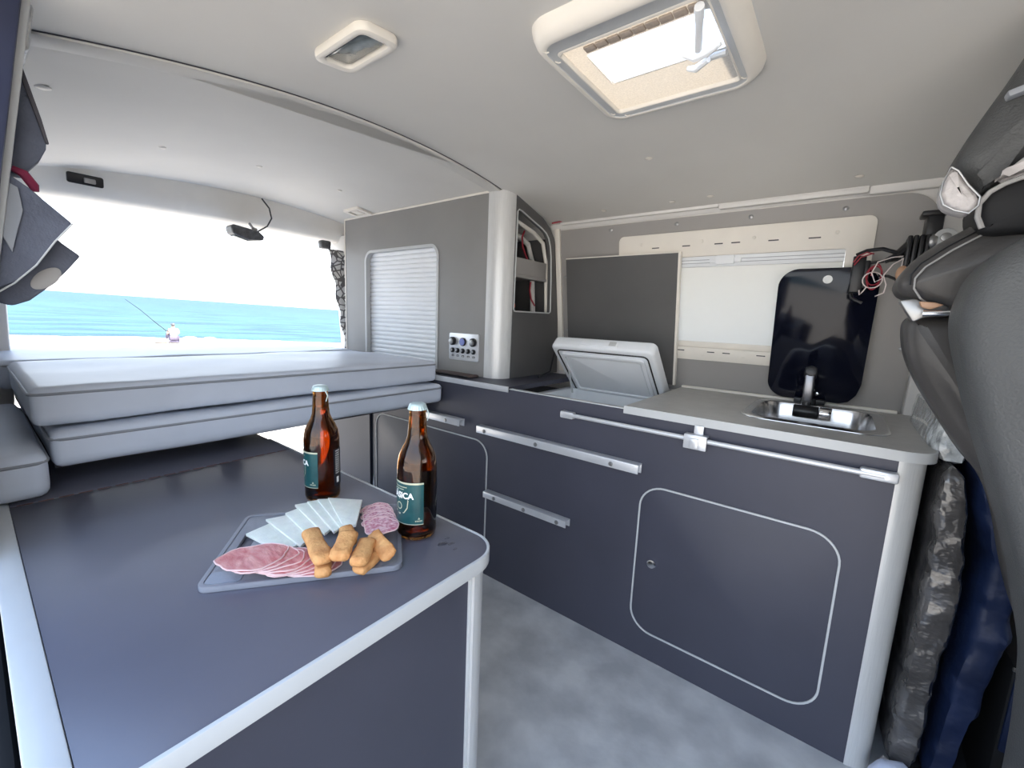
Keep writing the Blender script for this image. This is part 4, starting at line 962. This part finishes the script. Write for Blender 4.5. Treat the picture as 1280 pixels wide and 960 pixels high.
# ------------------------------------------------------------------ fridge and the board leaning behind it
fr = thing('fridge_box', 'white top-opening fridge box sunk in the kitchen with its lid raised', 'fridge', (-.69,1.42,-.50))
fy0, fy1, fx0, fx1, fz = 1.225, 1.585, -.905, -.468, -.274
obj('body', MB().xy(rrect(fx0,fx1,fy0,fy1,.035,6), -.62, fz, holes=[rrect(fx0+.035,fx1-.035,fy0+.035,fy1-.035,.02,5)], bevel=.006), M['white'], fr)
obj('liner_floor', MB().box(fx0+.03,fx1-.03,fy0+.03,fy1-.03,-.60,-.585), M['white'], fr)
# lid: hinged along the back, raised about forty-five degrees
hy, hzz = 1.572, -.288
ang = math.atan2(.205, -.210)         # direction from hinge to free edge in y-z
dv = Vector((0, -.715, .699)); nv = Vector((0, .699, .715))  # along the lid, and outwards (top side)
LL = .282
def lidp(u, v, w): p = Vector((u-.012, hy, hzz))+dv*v+nv*w; return tuple(p)
lo_ = rrect(-.868,-.470,.0,LL,.022,5)
lid = obj('lid', MB().poly(lo_, lambda u,v: lidp(u,v,.0), lambda u,v: lidp(u,v,.050), bevel=.010, seg=3).poly(rrect(-.815,-.525,.02,LL-.045,.014,4), lambda u,v: lidp(u,v,-.003), lambda u,v: lidp(u,v,.003), bevel=.002), M['white'], fr)
gk = rrect(-.845,-.493,.012,LL-.022,.018,5)
obj('gasket', MB().tube([lidp(u,v,-.001) for u,v in gk+[gk[0]]], .0028, 6, cap=False), M['black'], lid)
obj('inner_lip', MB().poly(rrect(-.832,-.506,.022,LL-.032,.016,5), lambda u,v: lidp(u,v,-.010), lambda u,v: lidp(u,v,.001), holes=[rrect(-.818,-.520,.036,LL-.050,.012,5)], bevel=.003), M['white'], lid)
obj('latch', MB().poly(rrect(-.74,-.60,LL-.012,LL+.004,.004,3), lambda u,v: lidp(u,v,.012), lambda u,v: lidp(u,v,.034), bevel=.002), M['white'], lid)
obj('badge', MB().poly(rrect(-.632,-.605,LL+.0005,LL+.005,.002,3), lambda u,v: lidp(u,v,.014), lambda u,v: lidp(u,v,.032), bevel=.001), M['edging'], lid)
obj('stay', MB().tube([(-.842,1.50,-.284),(-.842,1.46,-.185)], .004, 8), M['edging'], fr)
obj('socket_hole', MB().poly(rrect(-.512,-.504,.030,.052,.003,3), lambda u,v: lidp(u,v,-.0125), lambda u,v: lidp(u,v,-.009)), M['black'], lid)
def pmap(off): return lambda u, v: (u, YW(v)-.030-off, v)
lb = thing('cover_board', 'dark square worktop cover leaning upright against the wall behind the fridge', 'board', (-.7,1.6,-.22))
obj('panel', MB().poly([(-.931,-.219),(-.484,-.219),(-.484,.249),(-.931,.249)], pmap(.012), pmap(-.004)), M['panel_dark'], lb)
obj('edging', MB().poly([(-.484,-.219),(-.4765,-.219),(-.4765,.2525),(-.484,.2525)], pmap(.013), pmap(-.005)).poly([(-.931,.249),(-.484,.249),(-.484,.2525),(-.931,.2525)], pmap(.013), pmap(-.005)), M['cream'], lb)
# cable loop in the corner left of the fridge
tag(obj('cable', MB().tube([(-.93,1.50,-.10),(-.925,1.47,-.15),(-.91,1.43,-.20),(-.93,1.38,-.222)],.004,8), M['black'], loc=(-.92,1.45,-.2)), 'black cable coming down in the corner between wardrobe and fridge', 'cable')

# ------------------------------------------------------------------ right side: belt guide and loose wiring
bg = thing('seat_belt_guide', 'black seat belt height adjuster with round cover on the white pillar', 'belt guide', (.14,1.46,.24))
obj('slide', MB().box(.124,.154,1.45,1.52,.225,.292,.005).box(.112,.158,1.445,1.50,.286,.298,.004), M['black'], bg)
m = MB()
for k in range(4): m.box(.094+k*.011,.103+k*.011,1.44,1.50,.165-.002*k,.242,.003)
obj('ribbed_body', m, M['black'], bg)
obj('strut', MB().tube([(.10,1.47,.225),(.075,1.47,.195),(.058,1.47,.185)],[.010,.008,.006],8), M['black'], bg)
obj('bolt_cover', MB().cyl((.160,1.44,.232),(.160,1.462,.232),.021,28,.004), M['edging'], bg)
obj('bolt', MB().cyl((.160,1.434,.232),(.160,1.44,.232),.010,20,.002), M['zinc'], bg)
obj('collar', MB().cyl((.132,1.455,.225),(.147,1.455,.225),.019,24,.003), M['zinc'], bg)
wh = thing('wiring_bundle', 'loose bundle of red and white wires with a black connector by the black glass lid', 'wiring', (.02,1.47,.15))
obj('connector', MB().box(-.006,.022,1.468,1.495,.108,.202,.003).box(.018,.032,1.47,1.49,.12,.19,.003), M['black'], wh)
obj('harness', MB().tube([(.0,1.475,.205),(.02,1.468,.214),(.05,1.462,.216),(.08,1.466,.205),(.10,1.475,.195)],.0048,8).tube([(.005,1.48,.18),(.04,1.475,.185),(.09,1.475,.19)],.004,8), M['black'], wh)
def curl(c, rx, rz, n, ph, turns, drift=(0,0,0)):
    return [(c[0]+rx*math.cos(ph+turns*2*math.pi*i/n)+drift[0]*i/n, c[1]+.01*math.sin(3*i/n)+drift[1]*i/n, c[2]+rz*math.sin(ph+turns*2*math.pi*i/n)+drift[2]*i/n) for i in range(n+1)]
for k, (pts) in enumerate([curl((.042,1.46,.150),.016,.024,26,.3,1.6), curl((.038,1.455,.140),.012,.030,26,1.3,1.3,(.01,0,.01)), [(-.004,1.462,.185),(.004,1.458,.200),(.02,1.455,.208),(.035,1.46,.204)], [(-.002,1.465,.178),(.01,1.455,.196),(.03,1.458,.204)]]):
    obj('red_wire', MB().tube(pts, .0017, 6), M['redwire'], wh)
for pts in ([(.092,1.46,.195),(.07,1.452,.192),(.045,1.45,.182),(.036,1.45,.155),(.045,1.45,.132),(.058,1.45,.140),(.063,1.452,.155)], [(.097,1.46,.192),(.075,1.452,.175),(.060,1.45,.148),(.068,1.45,.125),(.066,1.45,.105),(.050,1.452,.096)],
            [(.016,1.45,.112),(.018,1.45,.100),(.024,1.45,.108),(.030,1.45,.120)], [(.094,1.462,.190),(.092,1.465,.170)], curl((.040,1.452,.138),.020,.020,24,2.2,1.2)):
    obj('white_wire', MB().tube(pts, .0015, 6), M['whitewire'], wh)
obj('lower_lead', MB().tube([(.0,1.475,.105),(.004,1.472,.092),(.014,1.47,.086),(.026,1.468,.080)],.004,8), M['black'], wh)
obj('tape', MB().sph((.094,1.44,.150),.018,(.7,.6,1.1),12), M['copper'], wh)
obj('branch_lead', MB().tube([(.05,1.468,.150),(.07,1.466,.148),(.085,1.465,.140),(.10,1.46,.120)],.0035,8), M['black'], wh)

# ------------------------------------------------------------------ seats at the right
def slab(pts, y0, y1, bev, seg=4): return MB().xz(pts, y0, y1, bevel=bev, seg=seg, ang=40)
def smooth(pts, it=2, keep=()):
    for _ in range(it):
        q = []; n = len(pts)
        for i in range(n):
            a = Vector(pts[i]); c = Vector(pts[(i+1)%n]); q += [tuple(a*.75+c*.25), tuple(a*.25+c*.75)]
        pts = q
    return pts
def inset_dome(pts, y0, y1, bulge, m=None):
    """thick upholstered pad: outline in x-z, rounded towards both faces"""
    b = bmesh.new(); c = Vector((sum(p[0] for p in pts)/len(pts), sum(p[1] for p in pts)/len(pts))); n = len(pts); rg = []
    steps = [(1-math.cos(t*math.pi/2), math.sin(t*math.pi/2)) for t in (1,.75,.5,.25,0)]
    dd = min(bulge*1.0, (y1-y0)/2)
    # inward normals
    sgn = 1 if sum(pts[i-1][0]*pts[i][1]-pts[i][0]*pts[i-1][1] for i in range(n)) > 0 else -1
    nrm = []
    for i in range(n):
        a = Vector(pts[i-1]); d = Vector(pts[(i+1)%n])-a; nn_ = Vector((-d.y, d.x)); nn_.normalize()
        nn_ *= sgn
        nrm.append(nn_)
    for (ins, h) in [(1-math.cos(R(90-a)) if 0 else (1-math.sin(R(a))), math.cos(R(a))) for a in (0,22,45,68,90)]:
        rg.append([b.verts.new((pts[i][0]+nrm[i].x*dd*ins, y0+dd*(1-h), pts[i][1]+nrm[i].y*dd*ins)) for i in range(n)])
    for (ins, h) in [((1-math.sin(R(a))), math.cos(R(a))) for a in (90,68,45,22,0)]:
        rg.append([b.verts.new((pts[i][0]+nrm[i].x*dd*ins, y1-dd*(1-h), pts[i][1]+nrm[i].y*dd*ins)) for i in range(n)])
    for i in range(len(rg)-1):
        for k in range(n): b.faces.new((rg[i][k],rg[i][(k+1)%n],rg[i+1][(k+1)%n],rg[i+1][k]))
    # domed faces
    for (ring, s) in ((rg[0],-1),(rg[-1],1)):
        cur = ring; cc = Vector((sum(v.co.x for v in ring)/n, sum(v.co.y for v in ring)/n, sum(v.co.z for v in ring)/n))
        for f in (.75,.5,.25):
            nx = [b.verts.new(Vector((cc.x+(v.co.x-cc.x)*f, v.co.y+s*bulge*.35*(1-f*f), cc.z+(v.co.z-cc.z)*f))) for v in ring]
            for k in range(n): b.faces.new((cur[k],cur[(k+1)%n],nx[(k+1)%n],nx[k]))
            cur = nx
        b.faces.new(cur)
    bmesh.ops.recalc_face_normals(b, faces=b.faces)
    mb = m or MB(); return mb.merge(b)
st = thing('front_seat', 'large dark grey leather seat back nearest the camera at the right edge', 'seat', (.35,.84,-.93))  # seat and headrest outlines: traced from image pixels, scaled per axis about the camera
obj('backrest', inset_dome(smooth([(0.119,-0.0044),(0.1146,0.025),(0.1173,0.0585),(0.1251,0.086),(0.1444,0.1127),(0.1794,0.1403),(0.4375,0.2505),(0.5425,0.2505),(0.5425,-1.0208),(0.2888,-1.0208),(0.2625,-0.704),(0.2599,-0.572),(0.2537,-0.484),(0.2476,-0.4224),(0.2293,-0.352),(0.2144,-0.2904),(0.1794,-0.1892),(0.1505,-0.11),(0.133,-0.0528)],2), .78, .90, .03), M['leather'], st, sharp=80)
st2 = thing('front_seat', 'charcoal leather seat back half hidden behind the nearest seat', 'seat', (.3,1.06,-.93))
obj('backrest', inset_dome(smooth([(0.0795,0.0125),(0.0838,0.0312),(0.0989,0.0374),(0.1612,0.0354),(0.3225,0.0312),(0.43,-0.215),(0.4515,-0.559),(0.3655,-0.5805),(0.3096,-0.5052),(0.2817,-0.4461),(0.258,-0.3709),(0.2387,-0.2903),(0.215,-0.2311),(0.1849,-0.1989),(0.1505,-0.1451),(0.1161,-0.0914),(0.0892,-0.0376)],2), 1.00, 1.10, .028), M['leather2'], st2, sharp=80)
arm = thing('seat_bolster', 'dark grey leather bolster with pale piping above the seat backs', 'seat cushion', (.25,1.0,.05))
obj('cover', inset_dome(smooth([(0.057,0.0876),(0.0696,0.1174),(0.0949,0.1443),(0.1371,0.1741),(0.1846,0.2089),(0.2479,0.2487),(0.422,0.2985),(0.422,0.0498),(0.1688,0.0318),(0.1055,0.0478),(0.076,0.0617),(0.0633,0.0697)],2), .955, 1.085, .03), M['leather2'], arm, sharp=80)
pp = [(.188,.182),(.155,.163),(.120,.138),(.092,.113),(.082,.095),(.083,.078),(.093,.062),(.103,.055)]
obj('piping', MB().tube([(0.1814,0.9650,0.1756),(0.1496,0.9530,0.1573),(0.1158,0.9530,0.1332),(0.0888,0.9530,0.1090),(0.0791,0.9530,0.0917),(0.0801,0.9530,0.0753),(0.0897,0.9530,0.0598),(0.0994,0.9650,0.0531)], .0015, 8), M['stitch'], arm)
obj('piping', MB().tube([(0.1760,0.9640,0.1822),(0.1440,0.9560,0.1638),(0.1102,0.9560,0.1396),(0.0831,0.9560,0.1154),(0.0734,0.9560,0.0980),(0.0743,0.9560,0.0815)], .0014, 8), M['black'], arm)
bk = thing('seat_buckle', 'chrome and black seat hinge lever poking out between the seat parts', 'hinge', (.1,.97,.04))
obj('lever', MB().xz([(0.065,0.0571),(0.0837,0.0611),(0.1034,0.0512),(0.1261,0.0493),(0.1261,0.0355),(0.0985,0.0295),(0.0867,0.0217),(0.0808,0.0315)], .965, .99, bevel=.004), M['zinc'], bk)
obj('pad', MB().xz([(0.0879,0.0554),(0.107,0.0535),(0.1184,0.0497),(0.1031,0.042),(0.0917,0.0458)], .945, .957, bevel=.003), M['copper'], bk)
obj('rod', MB().cyl((.095,.95,.036),(.14,.95,.038),.005,14), M['chrome'], bk)
hr = thing('headrest', 'dark leather headrest tilted forward at the top right corner', 'headrest', (.2,.95,.25))
obj('pad', inset_dome(smooth([(0.1612,0.4193),(0.1428,0.3705),(0.1204,0.3217),(0.104,0.2828),(0.0989,0.2632),(0.102,0.2515),(0.1204,0.2282),(0.1326,0.2067),(0.153,0.2262),(0.1785,0.2555),(0.2091,0.2779),(0.408,0.39),(0.408,0.585),(0.2652,0.585),(0.1989,0.4875)],2), .93, 1.055, .028), M['leather'], hr, sharp=80)
fm = obj('torn_lining', inset_dome(smooth([(0.0926,0.245),(0.087,0.2244),(0.086,0.2076),(0.0916,0.1926),(0.1047,0.1833),(0.1197,0.1777),(0.1281,0.187),(0.1281,0.1992),(0.1141,0.2169),(0.101,0.2384)],1), .905, .955, .010), M['foam'], hr, sharp=60)
fl_ = [(0.0921,0.2437),(0.0865,0.2232),(0.0856,0.2065),(0.0911,0.1916),(0.1042,0.1823),(0.119,0.1767),(0.1274,0.186),(0.1274,0.1981),(0.1135,0.2158),(0.1004,0.2372)]; obj('seam', MB().tube([(x,.902,z) for x,z in fl_+[fl_[0]]], .0014, 6, cap=False), M['zinc'], hr)
obj('hollow_rim', inset_dome(smooth([(0.1297,0.188),(0.1316,0.2021),(0.141,0.2143),(0.1579,0.2256),(0.188,0.235),(0.376,0.2538),(0.376,0.141),(0.188,0.1504),(0.1457,0.1504),(0.1372,0.1598)],1), .925, 1.04, .012), M['black_soft'], hr, sharp=60)
rt = [(.147,.168),(.140,.185),(.139,.205),(.148,.221),(.162,.231),(.185,.240),(.22,.248)]
obj('pale_seam', MB().tube([(0.1367,0.9120,0.1562),(0.1302,0.9120,0.1721),(0.1293,0.9120,0.1906),(0.1376,0.9120,0.2055),(0.1507,0.9120,0.2148),(0.1721,0.9120,0.2232),(0.2046,0.9120,0.2306)], .0034, 8), M['stitch'], hr)
obj('pale_lining', inset_dome(smooth([(0.1395,0.2195),(0.16,0.2437),(0.186,0.2697),(0.2976,0.3348),(0.2976,0.2418),(0.186,0.2353),(0.1535,0.2269)],1), .900, .935, .008), M['foam'], hr, sharp=60)
obj('label_tag', MB().xz([(.134,.335),(.19,.352),(.19,.343),(.137,.327)], .905, .925, bevel=.002), M['piping'], hr)
# seat base and floor clutter
sb = thing('storage_box', 'dark storage box low on the floor behind the nearest seat', 'box', (.45,1.1,Zf))
obj('box', MB().box(.335,.75,1.18,1.60,Zf,-.62,.012), M['blue_panel'] if False else M['black_soft'], sb)
obj('piping', MB().tube([(.336,1.178,-.625),(.50,1.178,-.640),(.74,1.178,-.66)],.004,8), M['zinc'], sb)
obj('panel', MB().box(.340,.745,1.172,1.18,-.80,-.64,.003), M['navy'], sb)
tag(obj('strap', MB().poly([(.31,-.86),(.36,-.84),(.44,-.85),(.44,-.87),(.36,-.865),(.32,-.88)], lambda u,v:(u,1.14,v), lambda u,v:(u,1.155,v), bevel=.003), M['zinc'], loc=(.36,.98,-.86)), 'grey strap lying low beside the seat base', 'strap')
tag(obj('strap', MB().poly([(.30,-.93),(.34,-.90),(.40,-.92),(.40,-.94),(.34,-.93)], lambda u,v:(u,.95,v), lambda u,v:(u,.965,v), bevel=.003), M['foam'], loc=(.34,.96,-.92)), 'pale strap end on the floor at the bottom right corner', 'strap')

# ------------------------------------------------------------------ wrapped mattress and navy bag beside the kitchen
def soft_column(path, y0, y1, amp, seed, nz=70, ny=14, nx=6, fr=16):
    """path: list of (z, x_left, x_right); upright soft body with creases"""
    def X(z):
        for i in range(len(path)-1):
            a, c = path[i], path[i+1]
            if a[0] >= z >= c[0]:
                t = (a[0]-z)/(a[0]-c[0]); return a[1]+(c[1]-a[1])*t, a[2]+(c[2]-a[2])*t
        return path[-1][1:]
    zt, zb = path[0][0], path[-1][0]; b = bmesh.new(); rg = []
    per = rrect(0,1,0,1,.22,3); 
    loop = []
    for i in range(len(per)):
        a = Vector(per[i]); c = Vector(per[(i+1)%len(per)]); k = max(1, int((c-a).length/.12))
        for j in range(k): loop.append(tuple(a+(c-a)*j/k))
    for i in range(nz+1):
        t = i/nz; z = zt+(zb-zt)*t; x0, x1 = X(z); e = min(1, math.sqrt(max(0.02, 1-(1-min(1,t*14))**2)), 1 if t < .96 else math.sqrt(max(.05,1-((t-.96)/.045)**2)))
        ring = []
        for (u, v) in loop:
            xc = (x0+x1)/2+(u-.5)*(x1-x0)*e; yc = (y0+y1)/2+(v-.5)*(y1-y0)*(.9+.1*e)
            k = noise.noise(Vector((xc*fr+seed, yc*fr*.6+z*fr*.7, z*fr)))+.5*noise.noise(Vector((xc*fr*2.7+seed, yc*fr*1.8, z*fr*2.7)))+.25*abs(noise.noise(Vector((xc*4+seed+z*9, yc*9+z*7, z*22))))
            ring.append(b.verts.new((xc+(u-.5)*2*amp*k, yc+(v-.5)*2*amp*k, z)))
        rg.append(ring)
    n = len(loop)
    for i in range(nz):
        for k in range(n): b.faces.new((rg[i][k],rg[i][(k+1)%n],rg[i+1][(k+1)%n],rg[i+1][k]))
    b.faces.new(rg[0][::-1]); b.faces.new(rg[-1]); bmesh.ops.recalc_face_normals(b, faces=b.faces)
    return MB().merge(b)
fm = thing('wrapped_mattress', 'folded grey mattress in shiny clear plastic standing right of the kitchen', 'mattress', (.2,1.35,Zf))
obj('cover', soft_column([(-.25,.176,.222),(-.35,.180,.236),(-.50,.180,.250),(-.65,.180,.243),(-.80,.178,.238),(-.915,.178,.236)], 1.135, 1.56, .006, 3), M['sheet'], fm, sharp=60)
obj('top_fold', soft_column([(-.150,.176,.215),(-.19,.168,.225),(-.222,.165,.228),(-.25,.182,.225)], 1.18, 1.60, .004, 9, nz=16), M['plastic_film'], fm, sharp=40)
lp = [(.178,1.137,-.905),(.20,1.131,-.915),(.236,1.133,-.925)]
obj('hem', MB().tube(lp, .006, 8), M['foam'], fm)
nb = thing('navy_bag', 'navy blue nylon bag standing between the wrapped mattress and the seats', 'bag', (.28,1.3,Zf))
obj('shell', soft_column([(-.125,.185,.225),(-.20,.212,.262),(-.30,.234,.300),(-.42,.266,.325),(-.52,.262,.325),(-.65,.254,.312),(-.80,.247,.298),(-.93,.244,.285)], 1.150, 1.56, .010, 21, fr=13), M['navy'], nb, sharp=60)
m = MB().sph((.205,1.10,-.915), .042, (1.1,.8,.9), 18)
for v in m.bm.verts: v.co += Vector((1,1,.6))*noise.noise(v.co*45)*.012; v.co.z = max(v.co.z, Zf+.002)
tag(obj('crumpled_cloth', m, M['whitecloth'], loc=(.215,1.10,Zf)), 'pale crumpled cloth on the floor at the foot of the kitchen post', 'cloth')

# ------------------------------------------------------------------ cloths hanging at the upper left
def yzslab(pts, x0, x1, bev=.002): return MB().yz(pts, x0, x1, bevel=bev)
fp = thing('fabric_flap', 'grey canvas flap with dark edge tape hanging under the ceiling at the left', 'flap', (-.9,.08,.3))  # all hanging flap and cloth outlines enlarged about the camera position
obj('panel', yzslab([(0.0827,0.3233),(0.088,0.3074),(0.0975,0.2544),(0.1012,0.2268),(0.1002,0.2173),(0.0933,0.2014),(0.0742,0.1749),(0.0615,0.1749),(0.0636,0.2332)], -0.9858, -0.9540), M['grey_cloth'], fp)
obj('edge_tape', yzslab([(0.0832,0.3265),(0.0864,0.318),(0.0986,0.2565),(0.1034,0.2247),(0.1002,0.2247),(0.0938,0.2565),(0.0843,0.3021)], -0.9561, -0.9487, .0006), M['darkcloth'], fp)
obj('binding', MB().tube([(-0.9466,0.0636,0.1802),(-0.9466,0.0742,0.176),(-0.9466,0.0827,0.1611),(-0.9466,0.0837,0.1537)], [.004,.006,.006,.004], 8), M['pink'], fp)
fb = thing('folded_cloth', 'grey folded cloth with pointed corners hanging at the left edge, front fold', 'cloth', (-.88,.08,.1))
obj('fold', yzslab([(0.0509,0.1749),(0.0763,0.1548),(0.1161,0.114),(0.0975,0.0869),(0.0742,0.0477),(0.053,0.0233),(0.0318,0.0106),(0.0233,0.106)], -0.9540, -0.9275, .003), M['grey_cloth'], fb)
obj('hem', MB().tube([(-0.9264,0.1161,0.114),(-0.9264,0.0954,0.0848),(-0.9264,0.0742,0.0488),(-0.9264,0.0509,0.0212),(-0.9264,0.036,0.0085)], .0012, 6), M['edging'], fb)
obj('pocket_net', yzslab([(0.0424,0.1643),(0.0657,0.1516),(0.0678,0.1219),(0.0594,0.0901),(0.053,0.0636),(0.0382,0.106)], -0.9275, -0.9222, .001), M['piping'], fb)
fb2 = thing('folded_cloth', 'grey folded cloth with an oval badge hanging at the left edge, rear fold', 'cloth', (-.92,.08,.05))
obj('fold', yzslab([(0.0901,0.106),(0.106,0.0869),(0.1251,0.07),(0.106,0.0424),(0.0848,0.017),(0.0657,-0.0021),(0.0477,-0.0106),(0.0297,-0.0042),(0.0318,0.0636)], -0.9911, -0.9593, .003), M['grey_cloth'], fb2)
bad = yzslab([(0.0992,0.0477),(0.0959,0.0489),(0.0915,0.0484),(0.0864,0.0463),(0.0812,0.0428),(0.0763,0.0382),(0.0723,0.0329),(0.0695,0.0276),(0.0682,0.0227),(0.0685,0.0186),(0.0704,0.0159),(0.0737,0.0147),(0.0781,0.0152),(0.0832,0.0173),(0.0884,0.0208),(0.0933,0.0254),(0.0973,0.0307),(0.1001,0.036),(0.1014,0.0409),(0.1011,0.045)], -0.9593, -0.9561, .0005); obj('badge', bad, M['stitch'], fb2)

# ------------------------------------------------------------------ light
w = bpy.data.worlds.new('World'); scene.world = w; w.use_nodes = True; nt = w.node_tree
bg = nt.nodes['Background']; tc = nt.nodes.new('ShaderNodeTexCoord'); sx = nt.nodes.new('ShaderNodeSeparateXYZ')
nt.links.new(tc.outputs['Generated'], sx.inputs['Vector'])
rp = nt.nodes.new('ShaderNodeValToRGB'); e = rp.color_ramp.elements
e[0].position = 0.0; e[0].color = (1.0,1.0,1.0,1); e[1].position = .75; e[1].color = (.42,.62,1.0,1)
e2 = rp.color_ramp.elements.new(.22); e2.color = (.74,.86,1.0,1)
nt.links.new(sx.outputs['Z'], rp.inputs['Fac']); nt.links.new(rp.outputs['Color'], bg.inputs['Color'])
bg.inputs['Strength'].default_value = 1.8
sl = bpy.data.lights.new('sun', 'SUN'); sl.energy = 10.0; sl.angle = R(1.0); sl.color = (1,.95,.87)
so = bpy.data.objects.new('sun', sl); col.objects.link(so); so.rotation_euler = Vector((.50,.30,1.0)).to_track_quat('Z','Y').to_euler()

# ------------------------------------------------------------------ camera
cam = bpy.data.cameras.new('camera'); co = bpy.data.objects.new('camera', cam); col.objects.link(co)
cam.sensor_width = 36; cam.lens = 36*530.26/1280; cam.clip_start = .01; cam.clip_end = 20000
r_, d_, f_ = Vector((.78823225,.61401982,.04086057)), Vector((.12475922,-.09443008,-.9876832)), Vector((-.60259859,.78362148,-.15103747))
mw = Matrix((r_, -d_, -f_)).transposed().to_4x4(); mw.translation = Vector((0,0,ZO)); co.matrix_world = mw
scene.camera = co
scene.view_settings.view_transform = 'Standard'; scene.view_settings.look = 'None'
scene.view_settings.exposure = 1.10; scene.view_settings.gamma = 1; scene.view_settings.use_curve_mapping = False
